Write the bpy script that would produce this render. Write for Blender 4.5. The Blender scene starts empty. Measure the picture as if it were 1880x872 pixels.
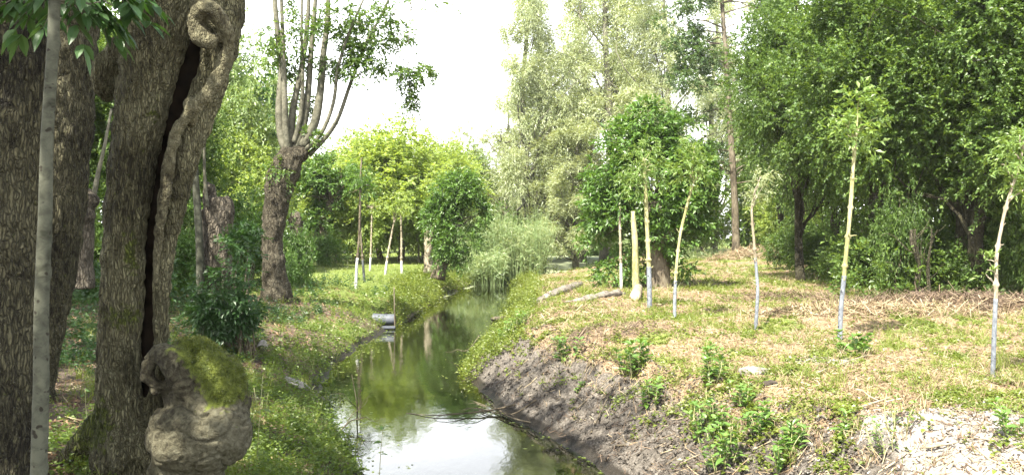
import bpy, math, random
import numpy as np

sc = bpy.context.scene
F = 1600.0 / 1880.0            # focal length in units of image width
CAM_H = 2.4                    # camera above the water
HAZE = 0.0003

# ------------------------------------------------------------------ camera, sky, sun, exposure
cam_d = bpy.data.cameras.new("camera")
cam = bpy.data.objects.new("camera", cam_d)
sc.collection.objects.link(cam)
cam.location = (0, 0, CAM_H)
cam.rotation_euler = (math.radians(90 - 0.215), 0, 0)
cam_d.sensor_width = 36.0
cam_d.lens = 36.0 * F
cam_d.clip_start = 0.05
cam_d.clip_end = 2000
sc.camera = cam

SUN_EL, SUN_AZ = math.radians(54), math.atan2(-0.50, -0.86)      # azimuth measured from +Y towards +X
SX, SY = math.sin(SUN_AZ) * math.cos(SUN_EL), math.cos(SUN_AZ) * math.cos(SUN_EL)
w = bpy.data.worlds.new("World"); sc.world = w; w.use_nodes = True
nt = w.node_tree; bg = nt.nodes["Background"]
sky = nt.nodes.new("ShaderNodeTexSky"); sky.sky_type = 'NISHITA'; sky.sun_disc = False
sky.sun_elevation = SUN_EL; sky.sun_rotation = SUN_AZ
sky.air_density = 1.0; sky.dust_density = 3.0; sky.ozone_density = 1.0
tc = nt.nodes.new("ShaderNodeTexCoord"); cn = nt.nodes.new("ShaderNodeTexNoise")
cn.inputs["Scale"].default_value = 2.2; cn.inputs["Detail"].default_value = 5
sepz = nt.nodes.new("ShaderNodeSeparateXYZ"); nt.links.new(tc.outputs["Generated"], sepz.inputs[0])
hz = nt.nodes.new("ShaderNodeMapRange"); hz.inputs[1].default_value = 0.0; hz.inputs[2].default_value = .62; hz.inputs[3].default_value = .95; hz.inputs[4].default_value = .10; hz.interpolation_type = 'SMOOTHSTEP'
nt.links.new(sepz.outputs["Z"], hz.inputs[0])                       # hazy summer sky: white low down all round, clearing upwards
ad = nt.nodes.new("ShaderNodeMath"); ad.operation = 'MULTIPLY_ADD'; ad.inputs[1].default_value = .5; ad.inputs[2].default_value = -.25; nt.links.new(cn.outputs["Fac"], ad.inputs[0])
fs = nt.nodes.new("ShaderNodeMath"); fs.operation = 'ADD'; fs.use_clamp = True; nt.links.new(ad.outputs[0], fs.inputs[0]); nt.links.new(hz.outputs[0], fs.inputs[1])
mx = nt.nodes.new("ShaderNodeMix"); mx.data_type = 'RGBA'; mx.inputs[7].default_value = (25., 25.3, 25.6, 1)
nt.links.new(tc.outputs["Generated"], cn.inputs["Vector"])
nt.links.new(fs.outputs[0], mx.inputs[0]); nt.links.new(sky.outputs[0], mx.inputs[6]); nt.links.new(mx.outputs[2], bg.inputs[0])
bg.inputs[1].default_value = 0.055

sl = bpy.data.lights.new("sun", 'SUN'); so = bpy.data.objects.new("sun", sl); sc.collection.objects.link(so)
sl.energy = 5.0; sl.angle = math.radians(0.55); sl.color = (1.0, 0.94, 0.82)
from mathutils import Vector
so.rotation_euler = Vector((SX, SY, math.sin(SUN_EL))).to_track_quat('Z', 'Y').to_euler()
so.location = (-20, -30, 40)

sc.view_settings.view_transform = 'Standard'; sc.view_settings.look = 'None'
sc.view_settings.gamma = 1.0; sc.view_settings.exposure = 2.1
sc.cycles.max_bounces = 6; sc.cycles.diffuse_bounces = 3; sc.cycles.glossy_bounces = 2
sc.cycles.transmission_bounces = 4; sc.cycles.transparent_max_bounces = 4
sc.cycles.use_denoising = True
sc.cycles.sample_clamp_indirect = 6.0
sc.cycles.caustics_reflective = False; sc.cycles.caustics_refractive = False
sc.render.use_persistent_data = False

# ------------------------------------------------------------------ noise, vectors, mesh helpers
rng = np.random.default_rng(11)
random.seed(11)

def hsh(i, j, k):
    n = (i * 374761393 + j * 668265263 + k * 2147483647 + 1013904223) & 0xFFFFFFFF
    n = ((n ^ (n >> 13)) * 1274126177) & 0xFFFFFFFF
    n = ((n ^ (n >> 16)) * 2246822519) & 0xFFFFFFFF
    return ((n ^ (n >> 15)) & 0xFFFFFF) / 16777215.0

def vn(x, y, z=None):
    x = np.asarray(x, float); y = np.asarray(y, float)
    z = np.zeros_like(x) if z is None else np.asarray(z, float)
    xi, yi, zi = np.floor(x).astype(np.int64), np.floor(y).astype(np.int64), np.floor(z).astype(np.int64)
    u, v, t = x - xi, y - yi, z - zi
    u = u*u*(3-2*u); v = v*v*(3-2*v); t = t*t*(3-2*t)
    r = 0
    for a in (0, 1):
        for b in (0, 1):
            for c in (0, 1):
                r = r + hsh(xi+a, yi+b, zi+c) * (u if a else 1-u) * (v if b else 1-v) * (t if c else 1-t)
    return r

def fbm(x, y, z=None, o=4):
    r, a, s = 0, .5, 1.
    z0 = 0 if z is None else z
    for i in range(o):
        r = r + a * vn(np.asarray(x)*s + 17.3*i, np.asarray(y)*s + 9.1*i, np.asarray(z0)*s + 5.7*i + 0*np.asarray(x)); a *= .5; s *= 2.03
    return r / (1 - .5**o)

def nrm(a):
    return a / np.maximum(np.linalg.norm(a, axis=-1, keepdims=True), 1e-9)

def ss(a, b, x):
    t = np.clip((np.asarray(x, float) - a) / (b - a), 0, 1); return t*t*(3-2*t)

def mesh_from(name, V, Q, smooth=False, attrs=None):
    V = np.ascontiguousarray(V, dtype=np.float32).reshape(-1, 3); Q = np.ascontiguousarray(Q, dtype=np.int32)
    k = Q.shape[1]; n = len(Q)
    me = bpy.data.meshes.new(name)
    me.vertices.add(len(V)); me.vertices.foreach_set("co", V.ravel())
    me.loops.add(n*k); me.loops.foreach_set("vertex_index", Q.ravel())
    me.polygons.add(n); me.polygons.foreach_set("loop_start", np.arange(0, n*k, k, dtype=np.int32))
    try: me.polygons.foreach_set("loop_total", np.full(n, k, dtype=np.int32))
    except Exception: pass
    me.polygons.foreach_set("use_smooth", np.full(n, smooth))
    for an, av in (attrs or {}).items():
        av = np.asarray(av, dtype=np.float32)
        if av.ndim == 2:
            a = me.attributes.new(an, 'FLOAT_COLOR', 'POINT'); a.data.foreach_set("color", av.ravel())
        else:
            a = me.attributes.new(an, 'FLOAT', 'POINT'); a.data.foreach_set("value", av)
    me.update()
    return me

def link(name, me, mat, parent=None, kind=None):
    if mat is not None:
        me.materials.clear(); me.materials.append(mat)
    o = bpy.data.objects.new(name, me); sc.collection.objects.link(o)
    if parent is not None:
        o.parent = parent
        o.location = -Vector(parent.get("_loc", (0, 0, 0)))
    if kind: o['kind'] = kind
    return o

def mk(name, V, Q, mat, parent=None, smooth=False, kind=None, attrs=None):
    return link(name, mesh_from(name, V, Q, smooth, attrs), mat, parent, kind)

def tag(o, label, cat, group=None, kind=None):
    o['label'] = label; o['category'] = cat
    if group: o['group'] = group
    if kind: o['kind'] = kind
    return o

def thing(name, label, cat, loc, group=None):
    """an Empty at the thing's base; its parts are made in world coordinates and parented to it"""
    o = bpy.data.objects.new(name, None); sc.collection.objects.link(o)
    o.location = loc; o.empty_display_size = .3
    o["_loc"] = [float(c) for c in loc]
    return tag(o, label, cat, group)

def copy_tree(o, loc, rz=0., s=(1, 1, 1), label=None, group=None, parent=None):
    c = o.copy(); sc.collection.objects.link(c)
    if parent is not None: c.parent = parent
    else:
        c.location = loc; c.rotation_euler = (0, 0, rz); c.scale = s
        if label: c['label'] = label
        if group: c['group'] = group
    for ch in list(o.children): copy_tree(ch, None, parent=c)
    return c

class Buf:
    def __init__(s): s.V = []; s.Q = []; s.n = 0
    def add(s, V, Q):
        V = np.asarray(V, float).reshape(-1, 3); s.V.append(V); s.Q.append(np.asarray(Q) + s.n); s.n += len(V)
    def get(s): return np.concatenate(s.V), np.concatenate(s.Q)
    def obj(s, name, mat, parent=None, smooth=False, kind=None):
        V, Q = s.get(); return mk(name, V, Q, mat, parent, smooth, kind)

def catmull(P, n):
    P = np.asarray(P, float)
    if len(P) == 2: return P[0] + (P[1]-P[0]) * np.linspace(0, 1, n)[:, None]
    Q = np.vstack([2*P[0]-P[1], P, 2*P[-1]-P[-2]])
    t = np.linspace(0, len(P)-1-1e-6, n); i = t.astype(int); f = (t-i)[:, None]
    a, b, c, d = Q[i], Q[i+1], Q[i+2], Q[i+3]
    return .5*((2*b)+(-a+c)*f+(2*a-5*b+4*c-d)*f*f+(-a+3*b-3*c+d)*f**3)

def tube(P, R, seg=8, n=None, disp=None, flat=None):
    """tapered tube round a smooth path; R radii at the control points; returns verts, quads (ends closed to a point)"""
    P = np.asarray(P, float); R = np.asarray(R, float)
    n = n or max(4, len(P)*3)
    C = catmull(P, n); r = np.interp(np.linspace(0, len(P)-1, n), np.arange(len(P)), R)
    T = nrm(np.gradient(C, axis=0))
    ref = np.array([0.3, 1., .2]) if abs(T[0][2]) > .6 else np.array([0, 0, 1.])
    U = nrm(np.cross(T, ref)); W = np.cross(T, U)
    th = np.linspace(0, 2*np.pi, seg, endpoint=False)
    rr = np.repeat(r[:, None], seg, 1)
    if disp is not None:
        s = np.concatenate([[0], np.cumsum(np.linalg.norm(np.diff(C, axis=0), axis=1))])
        rr = rr + disp(th[None, :] + 0*rr, s[:, None] + 0*rr, rr)
    V = C[:, None] + rr[..., None]*(np.cos(th)[None, :, None]*U[:, None]*(flat or 1) + np.sin(th)[None, :, None]*W[:, None])
    V = np.concatenate([V.reshape(-1, 3), C[:1], C[-1:]])
    i = np.arange(n-1)[:, None]*seg; j = np.arange(seg)[None]; j2 = (j+1) % seg
    Q = np.stack([i+j, i+j2, i+seg+j2, i+seg+j], -1).reshape(-1, 4)
    a = n*seg; js = np.arange(0, seg-1, 2)
    # end caps as quads through the centre point
    jj = np.arange(0, seg, 2)
    cap0 = np.stack([np.full_like(jj, a), (jj+2) % seg, (jj+1) % seg, jj], -1)
    o = (n-1)*seg
    cap1 = np.stack([np.full_like(jj, a+1), o+jj, o+(jj+1) % seg, o+(jj+2) % seg], -1)
    if seg % 2: cap0 = cap0[:-1]; cap1 = cap1[:-1]
    return V, np.concatenate([Q, cap0, cap1])

def ball(c, r, nu=16, nv=10, fn=None):
    th = np.linspace(0, 2*np.pi, nu, endpoint=False)[None]; ph = np.linspace(.02, np.pi-.02, nv)[:, None]
    D = np.stack([np.cos(th)*np.sin(ph), np.sin(th)*np.sin(ph), np.cos(ph)+0*th], -1)
    k = 1 if fn is None else fn(D)[..., None]
    V = np.asarray(c) + D*np.asarray(r)*k
    i = np.arange(nv-1)[:, None]*nu; j = np.arange(nu)[None]; j2 = (j+1) % nu
    Q = np.stack([i+j, i+nu+j, i+nu+j2, i+j2], -1).reshape(-1, 4)
    cap = np.array([[0, j, j+1, j+2] for j in range(1, nu-2, 2)])
    o = (nv-1)*nu
    return V.reshape(-1, 3), np.concatenate([Q, cap, (o+cap)[:, ::-1]])

def weld(pieces, voxel, smooth_it=4, fac=.5):
    """union of closed pieces as one continuous surface (voxel remesh), returned as verts, quads, normals"""
    b = Buf()
    for V, Q in pieces: b.add(V, Q)
    V, Q = b.get(); me = mesh_from("tmp", V, Q)
    o = bpy.data.objects.new("tmp", me); sc.collection.objects.link(o)
    m = o.modifiers.new("r", 'REMESH'); m.mode = 'VOXEL'; m.voxel_size = voxel
    if smooth_it:
        s = o.modifiers.new("s", 'SMOOTH'); s.iterations = smooth_it; s.factor = fac
    dg = bpy.context.evaluated_depsgraph_get(); ev = o.evaluated_get(dg); em = ev.to_mesh()
    V = np.empty(len(em.vertices)*3, np.float32); em.vertices.foreach_get("co", V)
    N = np.empty(len(em.vertices)*3, np.float32); em.vertices.foreach_get("normal", N)
    Q = np.empty(len(em.loops), np.int32); em.loops.foreach_get("vertex_index", Q)
    ev.to_mesh_clear(); bpy.data.objects.remove(o); bpy.data.meshes.remove(me)
    return V.reshape(-1, 3).astype(float), Q.reshape(-1, 4), N.reshape(-1, 3).astype(float)

# ------------------------------------------------------------------ terrain shape
Ly = [-12, 3, 6, 8.69, 10.97, 14.2, 16.3, 19.7, 23, 26.5, 32, 36.6, 42.7, 50, 60, 100, 106]
Lx = [-.3, -.6, -1.05, -1.50, -2.30, -3.15, -3.3, -3.28, -3.1, -2.8, -2.8, -2.3, -1.6, -.4, 1.3, 3.5, 5]
Ry = [-12, 3, 6, 8.69, 9.6, 10.7, 12, 13.7, 15.4, 17.9, 21.3, 26.5, 32, 40, 44, 50, 70, 100, 106]
Rx = [2.5, 2.2, 1.65, .98, .72, .27, -.15, -.6, -.77, -.61, -.4, -.17, .06, -.05, .4, 4.5, 7.2, 10, 5]
def edges(y):
    wob = (fbm(y*1.3, y*0+3.1, o=3)-.5)
    wob2 = (fbm(y*1.1, y*0+7.7, o=3)-.5)
    return np.interp(y, Ly, Lx)+.35*wob, np.interp(y, Ry, Rx)+.30*wob2

def height(x, y):
    x = np.asarray(x, float); y = np.asarray(y, float)
    L, R = edges(y); dl = L-x; dr = x-R
    zl = np.interp(dl, [-1.2, -.4, 0, .3, 1.0, 2.2, 4, 8, 60], [-.6, -.22, 0, .2, .46, .76, .9, .95, 1.0])
    zr = np.interp(dr, [-1.2, -.4, 0, .22, .8, 1.3, 2.5, 5, 60], [-.6, -.25, 0, .22, .62, .85, .95, .93, .98])
    mid = (L+R)/2
    z = np.where(x < mid, zl, zr)
    fill = np.maximum(ss(5.2, 3.0, y), ss(101, 108, y)); z = z*(1-fill) + .95*fill
    land = ss(0.0, .5, z)
    z = z + land*(.16*(fbm(x*.7, y*.7, o=3)-.5) + .05*(fbm(x*3, y*3, o=2)-.5))
    z = z+ss(0, .25, dr)*ss(1.6, 1.0, dr)*ss(22, 17, y)*(.20*(np.abs(fbm((x+.35*y)*3.0, (y-.35*x)*1.3, o=3)-.5)*2-.25)+.11*(fbm(x*7, y*7, o=3)-.5))
    right = ss(-.05, .35, dr)*ss(40, 20, y)
    z = z + right*.055*(np.abs(fbm(x*6+3, y*6, o=3)-.5)*2-.3)*ss(0., .2, z)
    # low brush heaps and hummocks on the right bank
    z = z + .22*np.exp(-(((x-5.9)/1.9)**2+((y-14.4)/.9)**2)) + .30*np.exp(-(((x-8.2)/2.6)**2+((y-16.2)/.9)**2))*.45
    z = z + .55*np.exp(-(((x-12.8)/3.0)**2+((y-43)/2.2)**2))
    z = z + .16*np.exp(-(((x-1.7)/1.0)**2+((y-12.3)/.7)**2)) + .12*np.exp(-(((x-.9)/.9)**2+((y-15.5)/1.)**2))
    z = z + .20*np.exp(-(((x-2.9)/1.0)**2+((y-6.2)/1.0)**2))
    z = z + .18*np.exp(-(((x+2.6)/.9)**2+((y-6.3)/.8)**2))
    z = z*(1-.62*np.exp(-(((x-2.2)/3.2)**2+((y-41)/9.)**2)))
    cl = ss(.1, .5, dr)*ss(16, 11, y)*(x < 5)*(y > 4)
    if np.any(cl > 0): z = z + cl*(.075*(np.abs(fbm(x*4.3, y*4.3+20, o=3)-.5)*2-.2) + .05*(fbm(x*13, y*13, o=2)-.5))
    return z

def ray(px, py):
    """ground point seen at photo pixel (px, py)"""
    y = np.linspace(3, 120, 6000); x = (px-940)/1600*y; zr = CAM_H-(py-430)/1600*y
    k = np.argmax(height(x, y) >= zr)
    return float(x[k]), float(y[k]), float(max(height(x[k:k+1], y[k:k+1])[0], 0))

def at(px, py, Y):
    return np.array([(px-940)/1600*Y, Y, CAM_H-(py-430)/1600*Y])

def gz(x, y): return float(height(np.array([x]), np.array([y]))[0])

# ------------------------------------------------------------------ materials
def new_mat(name):
    m = bpy.data.materials.new(name); m.use_nodes = True
    m.node_tree.nodes.clear(); return m, m.node_tree.nodes, m.node_tree.links

def ramp(nd, stops):
    r = nd.new("ShaderNodeValToRGB"); e = r.color_ramp.elements
    while len(e) < len(stops): e.new(.5)
    for k, (p, c) in enumerate(stops): e[k].position = p; e[k].color = (*c, 1)
    return r

def leaf_mat(name, cols, trans=.38, rough=.42, tcol=1.25, scale=.9, spec=.5):
    m, nd, lk = new_mat(name)
    g = nd.new("ShaderNodeNewGeometry"); o = nd.new("ShaderNodeOutputMaterial")
    tc = nd.new("ShaderNodeTexCoord"); n = nd.new("ShaderNodeTexNoise"); n.inputs["Scale"].default_value = scale; n.inputs["Detail"].default_value = 3
    lk.new(tc.outputs["Object"], n.inputs["Vector"])
    a = nd.new("ShaderNodeMath"); a.operation = 'MULTIPLY_ADD'; a.inputs[1].default_value = .55
    s = nd.new("ShaderNodeMath"); s.operation = 'MULTIPLY_ADD'; s.inputs[1].default_value = .75; s.inputs[2].default_value = -.12
    lk.new(n.outputs["Fac"], s.inputs[0]); lk.new(g.outputs["Random Per Island"], a.inputs[0]); lk.new(s.outputs[0], a.inputs[2])
    k = len(cols); r = ramp(nd, [(i/(k-1)*.9+.05, c) for i, c in enumerate(cols)])
    lk.new(a.outputs[0], r.inputs[0])
    p = nd.new("ShaderNodeBsdfPrincipled"); p.inputs["Roughness"].default_value = rough
    p.inputs["Specular IOR Level"].default_value = spec
    lk.new(r.outputs[0], p.inputs["Base Color"])
    t = nd.new("ShaderNodeBsdfTranslucent"); h = nd.new("ShaderNodeMix"); h.data_type = 'RGBA'; h.blend_type = 'MULTIPLY'; h.inputs[0].default_value = 1
    lk.new(r.outputs[0], h.inputs[6]); h.inputs[7].default_value = (tcol*1.4, tcol*1.3, tcol*.5, 1); lk.new(h.outputs[2], t.inputs[0])
    mxs = nd.new("ShaderNodeMixShader"); mxs.inputs[0].default_value = trans
    lk.new(p.outputs[0], mxs.inputs[1]); lk.new(t.outputs[0], mxs.inputs[2]); lk.new(mxs.outputs[0], o.inputs[0])
    return m

def bark_mat(name, cols, sxy=9, sz=1.6, bump=.9, moss=None, rough=.85, dist=.02, spots=None, crack=None):
    m, nd, lk = new_mat(name); o = nd.new("ShaderNodeOutputMaterial"); p = nd.new("ShaderNodeBsdfPrincipled")
    p.inputs["Roughness"].default_value = rough; p.inputs["Specular IOR Level"].default_value = .25
    tc = nd.new("ShaderNodeTexCoord"); mp = nd.new("ShaderNodeMapping"); mp.inputs["Scale"].default_value = (sxy, sxy, sz)
    lk.new(tc.outputs["Object"], mp.inputs[0])
    n = nd.new("ShaderNodeTexNoise"); n.inputs["Scale"].default_value = 1.6; n.inputs["Detail"].default_value = 6; n.inputs["Roughness"].default_value = .65; n.inputs["Distortion"].default_value = .6
    lk.new(mp.outputs[0], n.inputs["Vector"])
    n2 = nd.new("ShaderNodeTexNoise"); n2.inputs["Scale"].default_value = 1.7; n2.inputs["Detail"].default_value = 4; lk.new(tc.outputs["Object"], n2.inputs["Vector"])
    mixf = nd.new("ShaderNodeMath"); mixf.operation = 'MULTIPLY_ADD'; mixf.inputs[1].default_value = .6
    s2 = nd.new("ShaderNodeMath"); s2.operation = 'MULTIPLY'; s2.inputs[1].default_value = .42
    lk.new(n2.outputs["Fac"], s2.inputs[0]); lk.new(n.outputs["Fac"], mixf.inputs[0]); lk.new(s2.outputs[0], mixf.inputs[2])
    r = ramp(nd, [(.405+.2*i/(len(cols)-1), c) for i, c in enumerate(cols)]); lk.new(mixf.outputs[0], r.inputs[0])
    col = r.outputs[0]
    if spots:
        v = nd.new("ShaderNodeTexNoise"); v.inputs["Scale"].default_value = 26; v.inputs["Detail"].default_value = 1; lk.new(tc.outputs["Object"], v.inputs["Vector"])
        rr = ramp(nd, [(.66, (0, 0, 0)), (.70, (1, 1, 1))]); lk.new(v.outputs["Fac"], rr.inputs[0])
        q = nd.new("ShaderNodeMix"); q.data_type = 'RGBA'; q.inputs[7].default_value = (*spots, 1)
        lk.new(rr.outputs[0], q.inputs[0]); lk.new(col, q.inputs[6]); col = q.outputs[2]
    if moss:
        at_ = nd.new("ShaderNodeAttribute"); at_.attribute_name = "moss"
        nm = nd.new("ShaderNodeTexNoise"); nm.inputs["Scale"].default_value = 22; nm.inputs["Detail"].default_value = 4; lk.new(tc.outputs["Object"], nm.inputs["Vector"])
        ad = nd.new("ShaderNodeMath"); ad.operation = 'MULTIPLY_ADD'; ad.inputs[1].default_value = 1.7; ad.inputs[2].default_value = -.85
        lk.new(nm.outputs["Fac"], ad.inputs[0]); su = nd.new("ShaderNodeMath"); su.operation = 'ADD'; lk.new(ad.outputs[0], su.inputs[0]); lk.new(at_.outputs["Fac"], su.inputs[1])
        rm = ramp(nd, [(.38, (0, 0, 0)), (.66, (1, 1, 1))]); lk.new(su.outputs[0], rm.inputs[0])
        cm = ramp(nd, [(.3, (.025, .035, .006)), (.7, (.10, .12, .02))]); lk.new(nm.outputs["Fac"], cm.inputs[0])
        q = nd.new("ShaderNodeMix"); q.data_type = 'RGBA'; lk.new(rm.outputs[0], q.inputs[0]); lk.new(col, q.inputs[6]); lk.new(cm.outputs[0], q.inputs[7]); col = q.outputs[2]
    lk.new(col, p.inputs["Base Color"])
    b = nd.new("ShaderNodeBump"); b.inputs["Strength"].default_value = bump; b.inputs["Distance"].default_value = dist
    hgt = n.outputs["Fac"]
    if crack:                                                         # network of fissures between bark plates
        ds = nd.new("ShaderNodeTexNoise"); ds.inputs["Scale"].default_value = 7; ds.inputs["Detail"].default_value = 3; lk.new(tc.outputs["Object"], ds.inputs["Vector"])
        vm = nd.new("ShaderNodeVectorMath"); vm.operation = 'MULTIPLY_ADD'; vm.inputs[1].default_value = (.07, .07, .35); lk.new(ds.outputs["Color"], vm.inputs[0]); lk.new(tc.outputs["Object"], vm.inputs[2])
        m2 = nd.new("ShaderNodeMapping"); m2.inputs["Scale"].default_value = (crack[0], crack[0], crack[1]); lk.new(vm.outputs[0], m2.inputs[0])
        v = nd.new("ShaderNodeTexVoronoi"); v.feature = 'DISTANCE_TO_EDGE'; v.inputs["Scale"].default_value = 1; lk.new(m2.outputs[0], v.inputs["Vector"])
        rv = ramp(nd, [(.0, (0, 0, 0)), (.22, (1, 1, 1))]); lk.new(v.outputs["Distance"], rv.inputs[0])
        mu = nd.new("ShaderNodeMath"); mu.operation = 'MULTIPLY_ADD'; mu.inputs[1].default_value = 1.; lk.new(rv.outputs[0], mu.inputs[0])
        n3 = nd.new("ShaderNodeMath"); n3.operation = 'MULTIPLY'; n3.inputs[1].default_value = .8; lk.new(n.outputs["Fac"], n3.inputs[0]); lk.new(n3.outputs[0], mu.inputs[2]); hgt = mu.outputs[0]
        q = nd.new("ShaderNodeMix"); q.data_type = 'RGBA'; q.inputs[6].default_value = (*[c*.9 for c in cols[0]], 1)
        rc = ramp(nd, [(.0, (1-crack[2],)*3), (.14, (1, 1, 1))]); lk.new(v.outputs["Distance"], rc.inputs[0]); lk.new(rc.outputs[0], q.inputs[0]); lk.new(col, q.inputs[7]); lk.new(q.outputs[2], p.inputs["Base Color"])
    lk.new(hgt, b.inputs["Height"]); lk.new(b.outputs[0], p.inputs["Normal"]); lk.new(p.outputs[0], o.inputs[0])
    return m

def plain_mat(name, c1, c2, scale=8, rough=.8, bump=.4, dist=.01, spec=.3):
    m, nd, lk = new_mat(name); o = nd.new("ShaderNodeOutputMaterial"); p = nd.new("ShaderNodeBsdfPrincipled")
    p.inputs["Roughness"].default_value = rough; p.inputs["Specular IOR Level"].default_value = spec
    tc = nd.new("ShaderNodeTexCoord"); n = nd.new("ShaderNodeTexNoise"); n.inputs["Scale"].default_value = scale; n.inputs["Detail"].default_value = 6
    lk.new(tc.outputs["Object"], n.inputs["Vector"]); r = ramp(nd, [(.35, c1), (.65, c2)]); lk.new(n.outputs["Fac"], r.inputs[0]); lk.new(r.outputs[0], p.inputs["Base Color"])
    b = nd.new("ShaderNodeBump"); b.inputs["Strength"].default_value = bump; b.inputs["Distance"].default_value = dist
    lk.new(n.outputs["Fac"], b.inputs["Height"]); lk.new(b.outputs[0], p.inputs["Normal"]); lk.new(p.outputs[0], o.inputs[0]); return m

def island_mat(name, cols, rough=.8, trans=0., spec=.25):
    """colour picked per loose piece: straw, twigs, fallen leaves"""
    m, nd, lk = new_mat(name); o = nd.new("ShaderNodeOutputMaterial"); p = nd.new("ShaderNodeBsdfPrincipled")
    g = nd.new("ShaderNodeNewGeometry"); r = ramp(nd, [(i/(len(cols)-1), c) for i, c in enumerate(cols)])
    lk.new(g.outputs["Random Per Island"], r.inputs[0]); lk.new(r.outputs[0], p.inputs["Base Color"])
    p.inputs["Roughness"].default_value = rough; p.inputs["Specular IOR Level"].default_value = spec
    lk.new(p.outputs[0], o.inputs[0]); return m

M = {}
M['leaf_forest'] = leaf_mat("forest leaves", [(.028, .058, .013), (.068, .125, .027), (.155, .230, .055)], spec=.38, rough=.45, trans=.42)
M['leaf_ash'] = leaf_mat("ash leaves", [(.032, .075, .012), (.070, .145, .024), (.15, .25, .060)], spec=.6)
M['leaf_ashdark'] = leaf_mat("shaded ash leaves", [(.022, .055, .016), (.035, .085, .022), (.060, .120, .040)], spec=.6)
M['leaf_lime'] = leaf_mat("hazel leaves", [(.12, .18, .04), (.21, .29, .08), (.32, .39, .14)], trans=.5)
M['leaf_sap'] = leaf_mat("sapling leaves", [(.075, .135, .030), (.13, .21, .05), (.20, .27, .09)], trans=.4)
M['leaf_willow'] = leaf_mat("willow leaves", [(.18, .22, .11), (.27, .32, .18), (.40, .43, .29)], trans=.35, tcol=1.1)
M['leaf_alder'] = leaf_mat("alder leaves", [(.03, .065, .02), (.06, .11, .035), (.10, .15, .06)], trans=.4)
M['leaf_far'] = leaf_mat("far tree leaves", [(.10, .16, .05), (.165, .24, .085), (.25, .31, .14)], trans=.4)
M['leaf_weed'] = leaf_mat("weed leaves", [(.065, .100, .016), (.12, .165, .026), (.20, .235, .050)], trans=.35)
M['leaf_weedL'] = leaf_mat("bank weed leaves", [(.055, .095, .018), (.10, .16, .030), (.175, .235, .055)], trans=.45)
M['leaf_broad'] = leaf_mat("broad weed leaves", [(.06, .12, .022), (.095, .18, .035), (.15, .235, .055)], trans=.3, scale=3)
M['grass'] = leaf_mat("grass", [(.075, .11, .02), (.15, .19, .035), (.24, .26, .08)], trans=.3)
M['reed'] = leaf_mat("reeds", [(.12, .18, .075), (.18, .25, .11), (.28, .31, .15)], trans=.3)
M['straw'] = island_mat("dry straw", [(.08, .05, .03), (.20, .145, .085), (.34, .28, .17), (.14, .085, .05), (.28, .225, .14), (.42, .36, .25)])
M['litter'] = island_mat("fallen leaves", [(.07, .04, .025), (.15, .09, .05), (.23, .15, .09), (.11, .06, .035)])
M['twig'] = island_mat("dead twigs", [(.055, .038, .028), (.14, .10, .07), (.09, .065, .045), (.20, .15, .11)])
M['bark_ash'] = bark_mat("ash bark", [(.025, .022, .010), (.105, .097, .050), (.185, .175, .100)], sxy=24, sz=5, moss=True, bump=1., dist=.025, crack=(66, 13, .6))
M['bark_burl'] = bark_mat("burl bark", [(.018, .015, .008), (.055, .050, .030), (.098, .092, .060)], sxy=20, sz=20, moss=True, bump=1, dist=.02)
M['bark_limb'] = bark_mat("smooth living bark", [(.025, .021, .010), (.090, .082, .046), (.15, .14, .085)], sxy=20, sz=14, moss=True, bump=.8, dist=.012, crack=(60, 30, .25))
M['cleft_shade'] = plain_mat("shade-black cleft wood", (.003, .0025, .002), (.012, .009, .006), 10, bump=.8, dist=.03, rough=1, spec=0)  # near black without gloss: the shade of the trunk cleft put into the colour
M['bark_dark'] = bark_mat("dark fissured bark", [(.012, .010, .005), (.060, .055, .029), (.11, .102, .058)], sxy=18, sz=8, bump=1.0, dist=.03, crack=(52, 9, .6), moss=True)
M['bark_poll'] = bark_mat("pollard bark", [(.030, .025, .015), (.085, .073, .048), (.145, .13, .092)], sxy=12, sz=5, bump=1, dist=.04, crack=(34, 7, .45))
M['bark_dead'] = bark_mat("dead wood", [(.030, .024, .016), (.095, .082, .060), (.18, .155, .12)], sxy=12, sz=5, bump=1, dist=.03, crack=(22, 6, .5))
M['bark_smooth'] = bark_mat("smooth grey bark", [(.024, .026, .016), (.050, .052, .036), (.075, .078, .055)], sxy=10, sz=14, bump=.35, dist=.006, spots=(.018, .016, .010))
M['bark_shoot'] = bark_mat("shoot bark", [(.045, .045, .03), (.095, .092, .065), (.14, .135, .10)], sxy=8, sz=8, bump=.3)
M['bark_yellow'] = bark_mat("yellow green bark", [(.16, .155, .06), (.27, .265, .125), (.36, .35, .20)], sxy=14, sz=4, bump=.3, dist=.005)
M['bark_pale'] = bark_mat("pale bark", [(.13, .11, .07), (.24, .21, .15), (.34, .30, .23)], sxy=14, sz=4, bump=.3, dist=.005)
M['bark_brown'] = bark_mat("brown bark", [(.040, .033, .022), (.10, .082, .056), (.155, .135, .095)], sxy=7, sz=2)
M['paint'] = bark_mat("grey painted bark", [(.085, .095, .11), (.145, .16, .182), (.20, .22, .24)], sxy=16, sz=10, bump=.3, dist=.005, spots=(.02, .02, .025))
M['paint_white'] = bark_mat("white painted bark", [(.22, .23, .21), (.42, .43, .41), (.56, .56, .53)], sxy=16, sz=10, bump=.3, dist=.005)
M['paint_dark'] = bark_mat("dark wrapped bark", [(.03, .035, .035), (.07, .08, .08), (.10, .11, .11)], sxy=16, sz=10, bump=.3, dist=.005)
M['wood_cut'] = plain_mat("cut wood", (.42, .33, .20), (.62, .54, .38), 14)
M['log'] = plain_mat("grey weathered wood", (.08, .068, .055), (.22, .20, .17), 9, bump=.8, dist=.03)
M['stone'] = plain_mat("stone", (.17, .16, .14), (.30, .28, .24), 12, bump=.6, dist=.02)
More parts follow.
